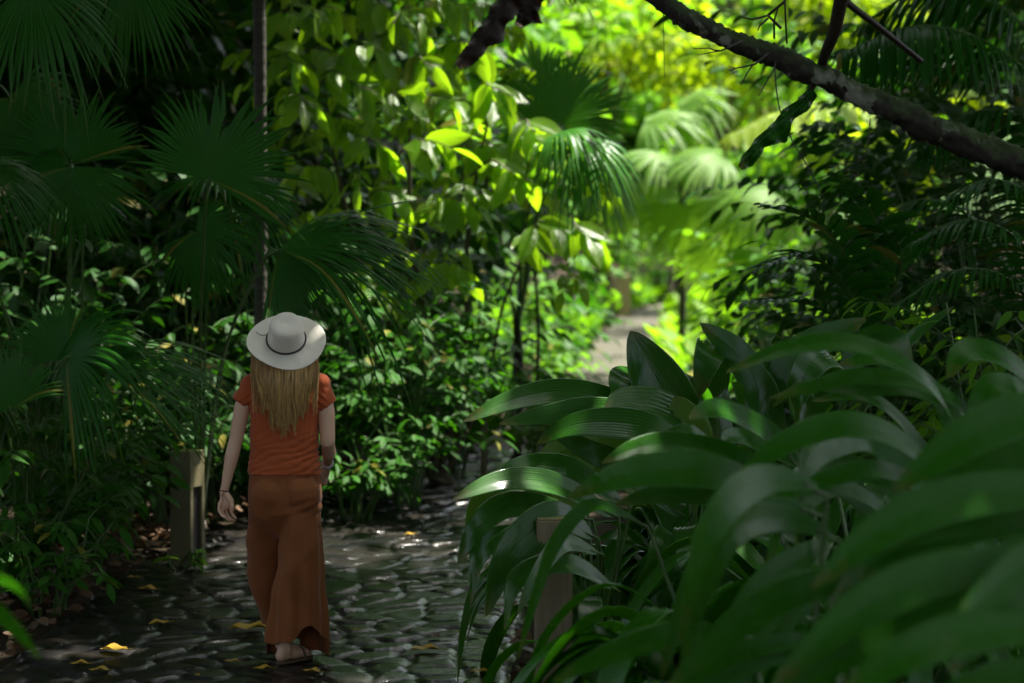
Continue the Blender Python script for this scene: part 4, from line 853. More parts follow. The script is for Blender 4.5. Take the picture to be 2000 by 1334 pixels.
def rock():
    c = G(868, 950); r = np.random.default_rng(3); m = MB(); u = np.linspace(0, math.pi, 16); v = np.linspace(0, 2 * math.pi, 25)[:-1]
    U, W = np.meshgrid(u, v, indexing='ij'); d = np.stack([np.sin(U) * np.cos(W), np.sin(U) * np.sin(W), np.cos(U)], -1)
    k = 1 + .15 * np.sin(d[..., 0] * 5 + 1) * np.cos(d[..., 1] * 4) + .1 * np.sin(d[..., 2] * 7 + d[..., 0] * 3)
    m.grid(c + V(0, 0, .02) + d * k[..., None] * V(.10, .08, .065), closed=True); tag(m.build('rock', M['far_path'], None, loc=c), 'pale brown rock at the far edge of the wet path', 'rock')
rock()

# ------------------------------------------------------------------ fallen leaves
def fallen(px, py, wpx, ang, label, mat='yellow', shape='oval', dz=.03):
    c = G(px, py); c[2] = dz; L = .88 * wpx / (FPX / c[1]) ; v, f, uv = leaf_template(shape, ny=10, fold=.35, curl=0)
    t = v[:, 1]; v = v.copy(); v[:, 2] += .02 * np.sin(t * 3.1 + px) + .04 * np.sin(t * 9 + px) * np.abs(v[:, 0]) * 6 + .03; v[:, 1] -= .5; v[:, 0] += .06 * np.sin(t * 3.14 + py)
    a = R_(ang); Rm = np.array([[math.cos(a), math.sin(a), 0], [-math.sin(a), math.cos(a), 0], [0, 0, 1]])
    p = (v * L * V(1.15, 1.05, 1)) @ Rm + c; m = MB(); m.add(p, f, uv)
    k = len(t) // 3; m.tube([p[1], p[1] + nrm(p[1] - p[4]) * L * .18 + V(0, 0, .004)], [.0022, .0014], 5)
    tag(m.build('fallen_leaf', M[mat], None, loc=c), label, 'leaf', 'fallen leaves on the wet path')
FL = [(287, 1160, 46, 85, 'small yellow leaf flat on the stones right of the brown litter'), (310, 1228, 50, 105, 'curled orange yellow leaf on the dark stones, between two other yellow ones'),
      (222, 1280, 66, 80, 'long yellow leaf lying left of the woman\'s feet'), (155, 1308, 42, 95, 'orange brown leaf at the lower left of the path'), (193, 1321, 46, 88, 'yellow leaf nearest the bottom edge at left'),
      (484, 1240, 90, 88, 'largest bright yellow leaf touching the trouser hem'), (452, 1304, 36, 92, 'narrow green yellow leaf left of the sandal'), (514, 1318, 44, 110, 'crumpled green yellow leaf just in front of the heel'),
      (608, 1323, 44, 75, 'orange yellow leaf right of the sandal'), (694, 1241, 22, 88, 'tiny yellow leaf right of the trouser hem'), (829, 1282, 66, 95, 'long ochre leaf on the shining stones'),
      (936, 1325, 44, 90, 'ochre leaf at the bottom edge near the wooden post'), (800, 1052, 26, 88, 'tiny orange leaf on the far stones'), (385, 1330, 18, 40, 'tip of a yellow leaf cut by the bottom edge'), (258, 1138, 30, 70, 'dull ochre leaf at the edge of the brown litter')]
for a in FL: fallen(*a, dz=.028)
fallen(848, 1254, 28, 90, 'small curled brown leaf on the shining stones', 'litter', 'round')
def litter(name, n, seed, fn, L=.09):
    r = np.random.default_rng(seed); lv = Leaves()
    while len(lv.p) < n:
        x, y = fn(r); z = float(gz(x, y)) + .05 + .03 * r.random() + .02
        if path_dist(np.array([x]), np.array([y]))[0] < 1.13 + .12 * r.random(): continue
        a = r.random() * 6.28; lv.add(V(x, y, z), V(math.cos(a), math.sin(a), r.normal() * .35), UP + r.normal(size=3) * .5, L * r.uniform(.5, 1.3), 1.1)
    m = MB(); lv.to(m, 'oval'); tag(m.build(name, M['litter']), kind='stuff')
litter('leaf_litter', 1800, 401, lambda r: (r.uniform(-4.2, -2.1), r.uniform(9, 16)))
litter('leaf_litter', 1500, 402, lambda r: (r.uniform(-3.2, 0.4), r.uniform(15, 21)))
litter('leaf_litter', 500, 403, lambda r: (r.uniform(0, 1.5), r.uniform(8, 14)))

# ------------------------------------------------------------------ the woman
WD = 11.5
def W(x, y, d=0.): return P(x, y, WD + d)
ROOT = V(W(560, 1300)[0], WD, 0.022)
def remesh(mb, voxel, smooth_it=6, fac=.6):
    v = np.vstack(mb.v); f = np.vstack(mb.f); me = bpy.data.meshes.new('tmp')
    faces = [tuple(q) if q[2] != q[3] else tuple(q[:3]) for q in f.tolist()]
    me.from_pydata([tuple(q) for q in v.tolist()], [], faces); o = bpy.data.objects.new('tmp', me); col.objects.link(o)
    md = o.modifiers.new('r', 'REMESH'); md.mode = 'VOXEL'; md.voxel_size = voxel; md.adaptivity = 0
    if smooth_it: s = o.modifiers.new('s', 'SMOOTH'); s.iterations = smooth_it; s.factor = fac
    dg = bpy.context.evaluated_depsgraph_get(); ev = o.evaluated_get(dg); m2 = ev.to_mesh()
    co = np.empty(len(m2.vertices) * 3, 'f4'); m2.vertices.foreach_get('co', co)
    nv = np.empty(len(m2.vertices) * 3, 'f4'); m2.vertices.foreach_get('normal', nv)
    fs = np.array([list(p.vertices) + ([p.vertices[2]] if len(p.vertices) == 3 else []) for p in m2.polygons], int).reshape(-1, 4)
    ev.to_mesh_clear(); bpy.data.objects.remove(o); bpy.data.meshes.remove(me)
    return co.reshape(-1, 3).astype(float), fs, nv.reshape(-1, 3).astype(float)
def cone(mb, p0, r0, p1, r1, seg=18, flat=1.0, fdir=None, rnd=True, n=7):
    """tapered limb piece with rounded ends; flat squashes it along fdir"""
    p0 = np.asarray(p0, float); p1 = np.asarray(p1, float); T = nrm(p1 - p0); a = V(0, 1, 0) if fdir is None else nrm(fdir)
    B = a - T * np.dot(a, T); B = nrm(B) if np.linalg.norm(B) > 1e-3 else nrm(np.cross(T, V(1, 0, 0))); S = np.cross(T, B); th = np.arange(seg) * 2 * math.pi / seg
    rings = []
    if rnd: cs = [(-math.cos(k) * r0, math.sin(k) * r0, 0) for k in np.linspace(.15, math.pi / 2, 4)] + [(0, None, t) for t in np.linspace(0, 1, n)[1:-1]] + [(math.cos(k) * r1, math.sin(k) * r1, 1) for k in np.linspace(math.pi / 2, .15, 4)[0:]]
    else: cs = [(0, None, t) for t in np.linspace(0, 1, n)]
    for off, rr, t in cs:
        r = rr if rr is not None else r0 + (r1 - r0) * t; c = p0 + (p1 - p0) * t + T * off
        rings.append(c + r * (np.cos(th)[:, None] * S + flat * np.sin(th)[:, None] * B))
    k = mb.n; mb.grid(np.array(rings), closed=True)
    for j, c in ((0, rings[0].mean(0)), (len(rings) - 1, rings[-1].mean(0))):
        ci = mb.n; mb.add(c[None], np.zeros((0, 4), int)); ring = k + j * seg + np.arange(seg); nx = np.roll(ring, -1)
        mb.f.append(np.c_[ring, nx, np.full(seg, ci), np.full(seg, ci)] if j else np.c_[nx, ring, np.full(seg, ci), np.full(seg, ci)])
def loft(mb, rings, seg=28, pw=2.2):   # rings: (center, rx, ry)
    th = np.arange(seg) * 2 * math.pi / seg; c, s = np.cos(th), np.sin(th); out = []
    for ct, rx, ry in rings:
        out.append(np.asarray(ct) + np.stack([rx * np.sign(c) * np.abs(c) ** (2 / pw), ry * np.sign(s) * np.abs(s) ** (2 / pw), 0 * c], -1))
    out = out[::-1]; k = mb.n; mb.grid(np.array(out)[:, ::-1], closed=True)
    for j in (0, len(out) - 1):
        ci = mb.n; mb.add(out[j].mean(0)[None], np.zeros((0, 4), int)); ring = k + j * seg + np.arange(seg); nx = np.roll(ring, -1)
        mb.f.append(np.c_[ring, nx, np.full(seg, ci), np.full(seg, ci)] if j else np.c_[nx, ring, np.full(seg, ci), np.full(seg, ci)])
def flip_ok(v, f):  # make sure the piece points outward (signed volume)
    return f
px = FPX / WD * 1.0   # pixels per metre at the woman
def skin_mat():
    n = NT('skin'); tc = n('TexCoord'); noi = n('TexNoise', Scale=9.0, Detail=6.0); n.l(tc.outputs['Object'], noi.inputs['Vector'])
    n2 = n('TexNoise', Scale=90.0, Detail=3.0); n.l(tc.outputs['Object'], n2.inputs['Vector'])
    pb = n('BsdfPrincipled', Roughness=.48); pb.inputs['Subsurface Weight'].default_value = .12; pb.inputs['Subsurface Radius'].default_value = (.02, .008, .004); pb.inputs['Subsurface Scale'].default_value = .5
    n.l(n.mix(noi.outputs[0], (.56, .36, .24), (.66, .40, .27)), pb.inputs['Base Color'])
    bp = n('Bump', Strength=.25, Distance=.002); n.l(n2.outputs[0], bp.inputs['Height']); n.l(bp.outputs[0], pb.inputs['Normal'])
    n.l(pb.outputs[0], n.out.inputs[0]); return n.m
M['skin'] = skin_mat()
def cloth_mat(name, a, b, rough=.85, scale=260, sheen=.3):
    n = NT(name); tc = n('TexCoord'); noi = n('TexNoise', Scale=5.0, Detail=5.0); n.l(tc.outputs['Object'], noi.inputs['Vector'])
    mp = n('Mapping', Scale=(1, 1, .25)); n.l(tc.outputs['Object'], mp.inputs[0]); n2 = n('TexNoise', Scale=float(scale), Detail=2.0); n.l(mp.outputs[0], n2.inputs['Vector'])
    pb = n('BsdfPrincipled', Roughness=rough); pb.inputs['Sheen Weight'].default_value = sheen; pb.inputs['Sheen Roughness'].default_value = .4; pb.inputs['Specular IOR Level'].default_value = .2
    n.l(n.mix(n.math('ADD', n.math('MULTIPLY', noi.outputs[0], .6), n.math('MULTIPLY', n2.outputs[0], .4)), a, b), pb.inputs['Base Color'])
    bp = n('Bump', Strength=.3, Distance=.001); n.l(n2.outputs[0], bp.inputs['Height']); n.l(bp.outputs[0], pb.inputs['Normal'])
    n.l(pb.outputs[0], n.out.inputs[0]); return n.m
M['shirt'] = cloth_mat('rust jersey', (.30, .060, .018), (.41, .095, .030))
M['trouser'] = cloth_mat('brown flowing cloth', (.18, .060, .019), (.27, .092, .030), .8, 180, .12)
def hair_mat():
    n = NT('blonde hair'); geo = n('NewGeometry'); uv = n('UVMap'); sp = n('SeparateXYZ'); n.l(uv.outputs[0], sp.inputs[0])
    tc = n('TexCoord'); mp = n('Mapping', Scale=(60, 60, 2)); n.l(tc.outputs['Object'], mp.inputs[0]); noi = n('TexNoise', Scale=1.0, Detail=3.0); n.l(mp.outputs[0], noi.inputs['Vector'])
    f = n.math('POWER', n.math('ADD', n.math('MULTIPLY', geo.outputs['Random Per Island'], .75), n.math('MULTIPLY', noi.outputs[0], .25)), 1.2)
    pb = n('BsdfPrincipled', Roughness=.42); n.l(n.mix(f, (.11, .055, .018), (.80, .52, .18)), pb.inputs['Base Color']); pb.inputs['Anisotropic'].default_value = .5
    n.l(pb.outputs[0], n.out.inputs[0]); return n.m
M['hair'] = hair_mat()
def hat_mat():
    n = NT('woven cream paper straw'); uv = n('UVMap'); sp = n('SeparateXYZ'); n.l(uv.outputs[0], sp.inputs[0])
    a = n.math('SINE', n.math('MULTIPLY', sp.outputs[1], 2 * math.pi / .0048)); b = n.math('SINE', n.math('MULTIPLY', sp.outputs[0], 2 * math.pi * 190))
    h = n.math('ADD', a, n.math('MULTIPLY', b, .35)); tc = n('TexCoord'); noi = n('TexNoise', Scale=14.0, Detail=5.0); n.l(tc.outputs['Object'], noi.inputs['Vector'])
    c = n.mix(noi.outputs[0], (.78, .72, .60), (.88, .84, .74)); c = n.mix(n.math('MULTIPLY', n.math('LESS_THAN', a, -.55), .35), c, (.34, .30, .24))
    pb = n('BsdfPrincipled', Roughness=.65); n.l(c, pb.inputs['Base Color']); bp = n('Bump', Strength=.45, Distance=.0015); n.l(h, bp.inputs['Height']); n.l(bp.outputs[0], pb.inputs['Normal'])
    n.l(pb.outputs[0], n.out.inputs[0]); return n.m
M['hat'] = hat_mat()
M['cord'] = plain_mat('dark cord', (.02, .016, .014), (.05, .04, .035), .6, 60, .4)
M['bead'] = plain_mat('red brown cord', (.06, .015, .012), (.12, .03, .02), .5, 60, .4)
M['silver'] = plain_mat('pale beads', (.45, .45, .46), (.6, .6, .62), .3, 60, .3)
M['leather'] = plain_mat('tan sandal leather', (.08, .045, .022), (.14, .08, .04), .55, 30, .4)

HT = R_(43); HAX = nrm(V(.04, -math.sin(HT), math.cos(HT))); HC = W(559, 664, -.02)
def under_hat(v, rad, low, top):
    d = v - HC; h = d @ HAX; r = np.linalg.norm(d - h[:, None] * HAX, axis=1); near = np.linalg.norm(d, axis=1) < .4
    m = near & (h > low) & (r > rad); v = v.copy(); v[m] += (low - h[m])[:, None] * HAX
    m = near & (h > top) & (r <= rad); v[m] += (top - h[m])[:, None] * HAX
    return v
def woman():
    o = empty('person', ROOT, 'barefoot-sandaled woman walking away in a wide cream hat, rust t-shirt and brown wide trousers', 'person')
    o['label'] = 'woman seen from behind walking away in wide cream hat, rust t-shirt and brown wide trousers'
    b = MB()
    # torso and neck
    loft(b, [(W(557, 1000), .12, .09), (W(557, 960), .150, .105), (W(556, 925), .150, .10), (W(556, 880), .138, .085), (W(556, 830), .145, .09), (W(556, 790), .155, .095), (W(556, 760), .165, .085), (W(556, 742), .12, .065), (W(557, 730), .07, .055)])
    cone(b, W(557, 745, .01), .055, W(558, 690, .03), .052)
    # head with brow, nose, mouth, chin, ears
    H = W(558, 668, .04)
    loft(b, [(H + V(0, .01, -.115), .030, .035), (H + V(0, .015, -.095), .052, .062), (H + V(0, .01, -.05), .070, .088), (H, .077, .098), (H + V(0, -.005, .05), .075, .095), (H + V(0, -.005, .09), .052, .068), (H + V(0, 0, .108), .02, .03)], pw=2.0)
    cone(b, H + V(0, .095, .005), .012, H + V(0, .118, -.03), .015, 10); cone(b, H + V(-.02, .095, -.062), .010, H + V(.02, .095, -.062), .010, 10); cone(b, H + V(-.035, .085, .018), .013, H + V(.035, .085, .018), .013, 10); cone(b, H + V(-.01, .085, -.098), .02, H + V(.01, .085, -.098), .02, 10)
    for s in (-1, 1): cone(b, H + V(s * .080, 0, -.03), .012, H + V(s * .086, -.008, .02), .017, 10, .5, (1, 0, 0)); cone(b, H + V(s * .03, .088, 0.002), .011, H + V(s * .032, .088, .002), .011, 8)
    # left arm, hanging
    sh, el, wr = W(483, 768, 0), W(461, 858, -.01), W(440, 951, -.03)
    cone(b, W(508, 760), .042, sh, .042); cone(b, sh, .042, W(473, 800, -.005), .040); cone(b, W(473, 800, -.005), .040, el, .0335); cone(b, el, .033, W(453, 890, -.02), .0335); cone(b, W(453, 890, -.02), .0335, wr, .0205)
    cone(b, el + V(.003, -.022, 0), .013, el + V(-.003, -.022, -.02), .013, 10)
    # left hand: palm toward the camera, fingers curled
    cone(b, wr, .0205, W(437, 962, -.035), .021, flat=.75); cone(b, W(438, 964, -.035), .022, W(440, 984, -.04), .030, flat=.48, fdir=(0.25, 1, 0))
    fingers = [((429, 983), (428, 997), (433, 1006), (440, 1011), -.052), ((434.5, 986), (435, 1002), (441, 1011), (448, 1016), -.038), ((441, 987), (443, 1004), (449, 1013), (455, 1017), -.022), ((447, 985), (451, 1000), (456, 1008), (460, 1012), -.004)]
    for a0, a1, a2, a3, d in fingers:
        p = [W(*a0, d), W(*a1, d - .012), W(*a2, d - .026), W(*a3, d - .040)]
        cone(b, W(439, 975, -.04), .012, p[0], .0092, 10); cone(b, p[0], .0088, p[1], .0082, 10, n=4); cone(b, p[1], .0082, p[2], .0074, 10, n=4); cone(b, p[2], .0074, p[3], .0064, 10, n=4)
    p = [W(443, 966, -.048), W(451, 977, -.072), W(454, 989, -.080), W(453, 1000, -.078)]
    cone(b, p[0], .015, p[1], .0135, 12); cone(b, p[1], .0128, p[2], .0108, 12); cone(b, p[2], .0104, p[3], .0088, 12)
    # right arm, forearm swinging forward
    sh, el, wr = W(630, 768, 0), W(640, 862, -.02), W(640, 903, .18)
    cone(b, W(605, 760), .042, sh, .042); cone(b, sh, .043, W(637, 805, -.01), .042); cone(b, W(637, 805, -.01), .042, el, .0355); cone(b, el, .0345, W(642, 884, .07), .034); cone(b, W(642, 884, .07), .034, wr, .022)
    cone(b, el + V(.0, -.020, 0), .014, el + V(.0, -.020, -.015), .014, 10)
    cone(b, wr, .021, W(639, 911, .21), .022, flat=.8); cone(b, W(639, 911, .21), .024, W(636, 921, .25), .031, flat=.6, fdir=(1, .2, .3))
    for k in range(4):
        y = 914 + k * 5; d = .285 - k * .006; p = [W(636 - k, y + 4, d - .02), W(633 - k, y + 11, d - .0), W(635 - k, y + 16, d + .005), W(640 - k, y + 16, d - .01)]
        cone(b, W(638, 918, .24), .013, p[0], .0098, 10)
        cone(b, p[0], .0095, p[1], .0088, 10, n=4); cone(b, p[1], .0085, p[2], .0078, 10, n=4); cone(b, p[2], .0076, p[3], .0066, 10, n=4)
    p = [W(635, 912, .23), W(629, 916, .25), W(627, 922, .27), W(629, 928, .28)]
    cone(b, p[0], .014, p[1], .0128, 12); cone(b, p[1], .0120, p[2], .0105, 12); cone(b, p[2], .0100, p[3], .0085, 12)
    # legs
    z0 = ROOT[2] + .014
    hipR, kneeR = W(588, 985), W(578, 1120, -.02); A = W(551, 1266, -.06)
    heel = V(A[0] - .002, WD - .095, z0 + .026); fd = nrm(V(.62, .78, 0)); fs_ = V(fd[1], -fd[0], 0)
    cone(b, hipR, .085, kneeR, .055); cone(b, kneeR, .055, kneeR * .6 + A * .4 + V(0, -.01, 0), .05); cone(b, kneeR * .6 + A * .4 + V(0, -.01, 0), .05, A + V(0, 0, .02), .034)
    def foot(A, heel, fd):
        fs_ = V(fd[1], -fd[0], 0)
        cone(b, A + V(0, 0, .03), .034, heel + V(0, 0, .025) + fd * .03, .032); cone(b, heel, .026, heel + V(0, 0, .03) + fd * .012, .026); cone(b, heel, .027, heel + fd * .09 + V(0, 0, .005), .026)
        cone(b, A + fd * .02, .032, heel + fd * .14 + V(0, 0, .0), .028); cone(b, heel + fd * .08 - fs_ * .008, .026, heel + fd * .155 - fs_ * .018, .022, flat=.9); cone(b, heel + fd * .08 + fs_ * .01, .025, heel + fd * .145 + fs_ * .022, .020, flat=.9)
        for k in range(5):
            off = -.034 + k * .0165; l = .205 - k * .009 - (.0 if k else -.004); rr = .0125 if k == 0 else .0085
            cone(b, heel + fd * .15 + fs_ * off * .9 + V(0, 0, -.010), rr * 1.1, heel + fd * l + fs_ * off + V(0, 0, -.014 + rr * .3), rr, 10, n=4)
    foot(A, heel, fd)
    kneeL, AL = W(532, 1110, .24), W(548, 1225, .46); hipL = W(528, 985)
    heelL = V(AL[0], WD + .44, z0 + .026); AL[2] = z0 + .11; fdL = nrm(V(-.08, 1, 0))
    cone(b, hipL, .085, kneeL, .055); cone(b, kneeL, .055, (kneeL * .6 + AL * .4), .05); cone(b, kneeL * .6 + AL * .4, .05, AL, .034); foot(AL, heelL, fdL)
    v, f, n = remesh(b, .0031, 3, .5); v = under_hat(v, .083, -.025, .098); m = MB(); m.add(v, f); m.build('body', M['skin'], o)
    # sandals
    for hl, fdv, Am in ((heel, fd, A), (heelL, fdL, AL)):
        s = MB(); fsv = V(fdv[1], -fdv[0], 0); th = np.linspace(0, 2 * math.pi, 41)[:-1]; c0 = hl + fdv * .095; 
        lx = np.cos(th) * .122; ww = .036 + .010 * smooth(-.02, .1, lx) - .004; ly = np.sin(th) * ww
        for zz in (0,):
            ring = lambda z, k: np.array([c0 + fdv * a * k + fsv * bb * k + V(0, 0, z) for a, bb in zip(lx, ly)])
            zb = ROOT[2] - c0[2] + .001
            g = np.array([ring(zb, .2), ring(zb, .97), ring(zb + .003, 1), ring(zb + .013, 1), ring(zb + .015, .97), ring(zb + .015, .2)]); s.grid(g, closed=True)
        so = s.build('sandal', M['leather'], o)
        t = MB(); up = V(0, 0, 1)
        def strap(pts, r=.004): t.tube(pts, r, 6, n=24)
        a = hl + fdv * .12
        strap([a - fsv * .040 + V(0, 0, -.022), a - fsv * .036 + V(0, 0, .008) - fdv * .0, a + V(0, 0, .034), a + fsv * .038 + V(0, 0, .006), a + fsv * .042 + V(0, 0, -.022)], .0055)
        a = hl + fdv * .155
        strap([a - fsv * .042 + V(0, 0, -.022), a - fsv * .032 + V(0, 0, .010), a + V(0, 0, .018), a + fsv * .04 + V(0, 0, -.022)], .005)
        ths = np.linspace(0, 2 * math.pi, 25); t.tube([Am + V(math.cos(q) * .037, math.sin(q) * .037 + .004, -.030 + .006 * math.sin(q)) for q in ths], .0035, 6, cap=False)
        t.build('strap', M['leather'], so)
    # t-shirt
    s = MB()
    loft(s, [(W(556, 924), .172, .122), (W(556, 910), .170, .118), (W(555, 885), .163, .108), (W(555, 860), .160, .104), (W(556, 825), .165, .108), (W(557, 795), .172, .112), (W(557, 768), .182, .104), (W(557, 750), .168, .088), (W(557, 738), .120, .074), (W(558, 729), .075, .064)])
    cone(s, W(505, 756), .058, W(490, 752), .056); cone(s, W(497, 752), .058, W(471, 788, 0), .050, rnd=False); cone(s, W(609, 756), .058, W(622, 752), .058); cone(s, W(616, 752), .060, W(641, 793, -.003), .054, rnd=False)
    v, f, n = remesh(s, .0055, 5, .5)
    # creases: diagonal pulls low on the back and round the arms
    x = (v[:, 0] - ROOT[0]); z = v[:, 2]; ph = z * 1.0 - x * .34 + .010 * np.sin(x * 23) + .006 * np.sin(z * 60 + x * 14)
    lowm = smooth(1.17, .99, z); w1 = np.abs(np.sin(ph * 95)) ** .7; w2 = np.sin((z + x * .22 + .02 * np.sin(x * 15)) * 150)
    arm = np.exp(-((np.abs(x) - .165) / .035) ** 2) * np.exp(-((z - 1.27) / .05) ** 2)
    dsp = lowm * (.016 * (w1 - .5) + .002 * w2) * (.6 + .4 * np.sin(x * 9 + z * 11 + 1)) + arm * .004 * np.sin((np.abs(x) * .8 + z) * 170) + .0045 * np.sin(x * 31 + z * 17) * np.sin(z * 23 - x * 9)
    hem = np.exp(-((z - .945) / .004) ** 2) * -.0025; v = v + n * (dsp + hem)[:, None]
    m = MB(); m.add(v, f); m.build('t_shirt', M['shirt'], o)
    # trousers
    t = MB()
    loft(t, [(W(556, 1050, .03), .05, .06), (W(556, 1025, .02), .13, .10), (W(556, 1000), .174, .126), (W(556, 965), .178, .128), (W(556, 940), .174, .118), (W(556, 918), .165, .108)])
    cone(t, W(527, 965, -.06), .088, W(523, 995, -.045), .075); cone(t, W(590, 965, -.062), .090, W(592, 996, -.05), .077)
    R = [(588, 990, -.015, .092, .115), (589, 1050, -.035, .097, .115), (587, 1110, -.045, .106, .118), (583, 1170, -.03, .122, .125), (580, 1220, -.03, .136, .135), (578, 1262, -.02, .146, .145), (578, 1295, -.02, .150, .150)]
    loft(t, [(W(a, y, d), rx, ry) for a, y, d, rx, ry in R[::-1]], pw=2.0)
    L = [(524, 990, .0, .096, .112), (523, 1050, .10, .098, .108), (526, 1110, .19, .104, .112), (537, 1165, .26, .105, .125), (548, 1215, .30, .105, .13), (552, 1260, .34, .105, .13)]
    loft(t, [(W(a, y, d), rx, ry) for a, y, d, rx, ry in L[::-1]], pw=2.0)
    v, f, n = remesh(t, .006, 8, .6)
    x = v[:, 0] - ROOT[0]; y = v[:, 1] - WD; z = v[:, 2]
    rc = np.interp(z, [0, .2, .5, .8], [W(578, 1300)[0], W(580, 1220)[0], W(584, 1110)[0], W(588, 990)[0]]); th = np.arctan2(v[:, 1] - WD + .02, v[:, 0] - rc)
    dn = smooth(.78, .1, z); fold = np.sin(th * 7 + 1.3 + .9 * np.sin(z * 4)) * .6 + np.sin(th * 12 + 2 + z * 3) * .35
    seat = np.exp(-((z - .775) / .035) ** 2) * (v[:, 1] < WD)
    n = n * V(1, 1, .2)
    v = v + n * (fold * (.003 + .015 * dn ** 1.4) + seat * .005 * np.sin((z - x * .5 + .02 * np.sin(x * 14)) * 120) * smooth(-.02, .05, x) + .005 * np.abs(np.sin(z * 7 - x * 19 + 1.4 * np.sin(z * 9 + 1))) ** 3 * smooth(.85, .55, z) + .003 * np.sin(z * 26 + x * 38) * smooth(.9, .6, z))[:, None]
    # cut the hems open: each corner below the hem line goes
    right = (v[:, 1] - WD) < .13 + .0 * z
    ang = np.arctan2(v[:, 1] - WD, v[:, 0] - W(578, 1262)[0])
    bump_ = np.exp(-((ang + 1.05) / .42) ** 2)
    hr = .136 + .082 * bump_ - .012 * smooth(-1.8, -2.6, ang) + .006 * np.sin(ang * 9)
    hr = np.where(np.sin(ang) > 0, .050, hr)
    hem = np.where(right, hr, .155); v0 = v.copy()
    below = v[:, 2] < hem; keep = ~below[f].all(1); f = f[keep]; used = np.unique(f); v[below, 2] = hem[below]
    mp = -np.ones(len(v), int); mp[used] = np.arange(len(used)); m = MB(); m.add(v[used], mp[f]); m.build('trousers', M['trouser'], o)
    wb = MB(); th_ = np.linspace(0, 2 * math.pi, 49); wc = W(556, 931)
    # hair
    r = np.random.default_rng(77); hm = MB()
    base = MB(); loft(base, [(W(557, 800, -.095), .100, .022), (W(557, 770, -.085), .125, .034), (W(557, 745, -.075), .140, .050), (W(558, 715, -.04), .128, .085), (W(558, 690, -.01), .110, .10), (W(558, 665, .02), .095, .10), (W(558, 640, .03), .07, .08)])
    v, f, n = remesh(base, .006, 4, .5); hm.add(v, f)
    dk = lambda yy, u, lay: -np.interp(yy, [690, 720, 745, 775, 800, 860], [.085, .113, .130, .130, .125, .118]) + (abs(u) ** 3) * .06 - .014 * lay
    for q_ in range(64):           # locks: strands share a path and gather to a point
        u = -1 + 2 * (q_ + r.random()) / 64; u = float(np.clip(u, -1, 1)); lay = r.random(); amp = r.uniform(1.5, 5.5); phs = r.random() * 6.3; fr = r.uniform(.045, .08)
        end = 806 + 50 * (1 - abs(u) ** 1.5) * r.uniform(.25, 1.1) - 6 * abs(u)
        xe = 556 + u * 43 + r.normal() * 7
        for k in range(24):
            w0 = r.normal() * 4.2; e2_ = end - abs(r.normal()) * 13; ys = np.linspace(688 + 6 * r.random(), e2_, 9); f = (ys - 690) / (end - 690)
            xs = np.interp(ys, [688, 740, end], [556 + u * 58, 556 + u * 58, xe]) + w0 * (1 - .75 * f) + amp * f * np.sin(ys * fr + phs) + r.normal() * 1.2 * f
            hm.tube([W(a_, yy, dk(yy, u, lay) - .004 * r.random()) for a_, yy in zip(xs, ys)], [r.uniform(.0009, .0019), .0013, .0004], 4, n=15, cap=False)
    for k in range(50):  # flyaways at the sides
        s = r.choice([-1, 1]); y0 = 700; pts = [W(556 + s * 55, 695, -.05), W(556 + s * (62 + r.random() * 6), 712 + r.random() * 10, -.06), W(556 + s * (58 + 8 * r.random()), 745 + 30 * r.random(), -.11), W(556 + s * (54 + 10 * r.random()), 770 + 45 * r.random(), -.125)]
        hm.tube(pts, [.0012, .0006], 3, n=12, cap=False)
    hm.v = [under_hat(q, .078, -.022, .09) for q in hm.v]; hm.build('hair', M['hair'], o)
    # hat
    ax = HAX; e1 = nrm(np.cross(V(0, 1, 0), ax)); e1 = nrm(V(1, 0, 0) - ax * ax[0]); e2 = np.cross(ax, e1)
    C = HC; nth = 96; th = np.arange(nth) * 2 * math.pi / nth
    prof = [(.012, .120), (.03, .122), (.052, .121), (.069, .116), (.080, .103), (.085, .08), (.088, .05), (.090, .025), (.092, .006), (.094, 0)] + [(.094 + .0885 * k / 14, .0) for k in range(1, 15)] + [(.1835, -.002), (.182, -.004), (.12, -.005), (.09, -.005)]
    rings = []; uvs = []; acc = 0; pr = prof[0]
    for i, (rr, hh) in enumerate(prof):
        acc += math.hypot(rr - pr[0], hh - pr[1]); pr = (rr, hh); br = max(0, (rr - .094) / .09)
        rad = rr * (1 + .03 * np.cos(2 * th) * (1 if i > 9 else -.9)); H = hh + br ** 1.5 * (.010 * np.sin(2 * th + .6) + .006 * np.sin(3 * th + 2) - .006) 
        if i < 7: H = H - (.014 * np.exp(-(rr / .06) ** 2) + .006 * np.cos(2 * th + .4) * (rr / .08)); rad = rad * (1 - .09 * np.exp(-((np.mod(th - R_(205) + math.pi, 2 * math.pi) - math.pi) / .35) ** 2))
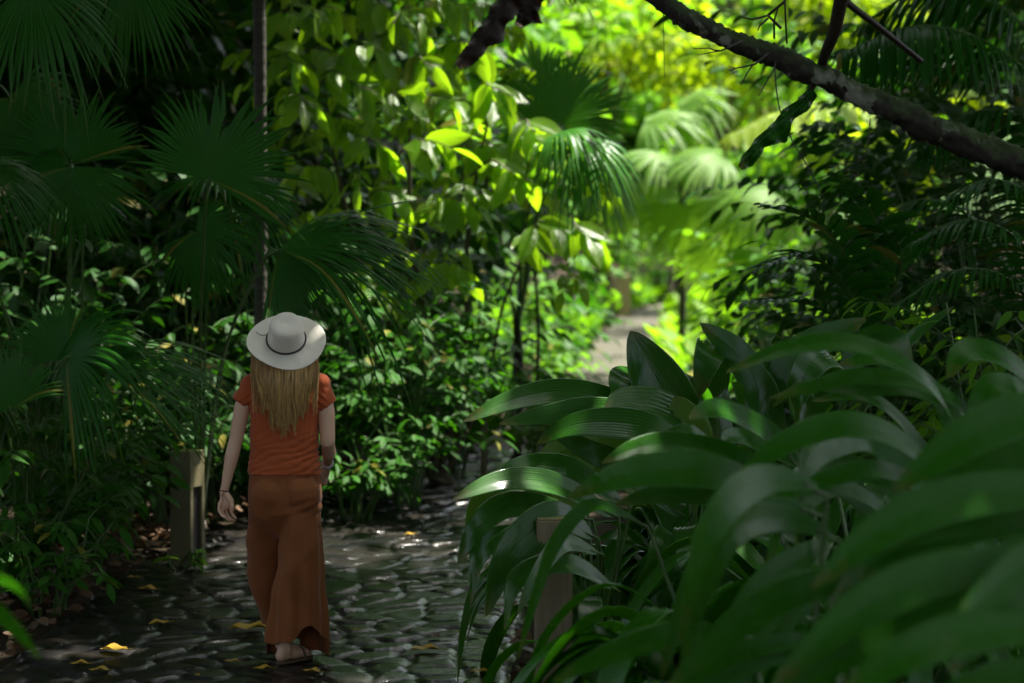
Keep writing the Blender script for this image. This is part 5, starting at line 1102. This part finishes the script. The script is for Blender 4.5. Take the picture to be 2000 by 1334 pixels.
        rings.append(C + (rad * np.cos(th))[:, None] * e1 + (rad * np.sin(th))[:, None] * e2 + H[:, None] * ax if np.ndim(H) else 0); uvs.append(np.stack([th / (2 * math.pi), np.full(nth, acc)], -1))
    h = MB(); h.grid(np.array(rings), np.array(uvs), closed=True)
    top = C + ax * .105; ci = h.n; h.add(top[None], np.zeros((0, 4), int), [[0, 0]]); ring = np.arange(nth); h.f.append(np.c_[np.roll(ring, -1), ring, np.full(nth, ci), np.full(nth, ci)])
    ho = h.build('hat', M['hat'], o)
    bnd = MB(); q = np.linspace(0, 2 * math.pi, 73); bnd.tube([C + (.0955 * (1 - .027 * math.cos(2 * a))) * (math.cos(a) * e1 + math.sin(a) * e2) + ax * .007 for a in q], .0048, 8, cap=False)
    k0 = C + .097 * (math.cos(R_(165)) * e1 + math.sin(R_(165)) * e2) + ax * .006
    bnd.tube([k0, k0 - e1 * .02 - e2 * .008 + ax * .004, k0 - e1 * .038 + e2 * .000 + ax * .004, k0 - e1 * .050 + e2 * .014 + ax * .003], [.0022, .0016], 6, n=14)
    bnd.build('hat_band', M['cord'], ho)
    # wrist bands
    bm_ = MB(); c = W(438, 958, -.033); bm_.tube([c + V(math.cos(a) * .0245, math.sin(a) * .021, .002 * math.sin(2 * a)) for a in q], .0028, 6, cap=False)
    bm_.tube([c + V(.004, -.021, 0), c + V(-.006, -.026, -.02), c + V(-.004, -.028, -.045)], .0016, 5, n=8); bm_.tube([c + V(.010, -.020, 0), c + V(.020, -.03, -.02), c + V(.022, -.034, -.04)], .0016, 5, n=8)
    bm_.build('bracelet', M['bead'], o)
    bm2 = MB(); ad = nrm(W(640, 903, .18) - W(642, 884, .07)); c = W(640, 904, .185); s1 = nrm(np.cross(ad, UP)); s2 = np.cross(s1, ad)
    for j in range(3): bm2.tube([c + ad * (j * .008 - .006) + (math.cos(a) * s1 + math.sin(a) * s2) * .0255 for a in q], .0032, 6, cap=False)
    bm2.build('bracelet', M['silver'], o)
woman()
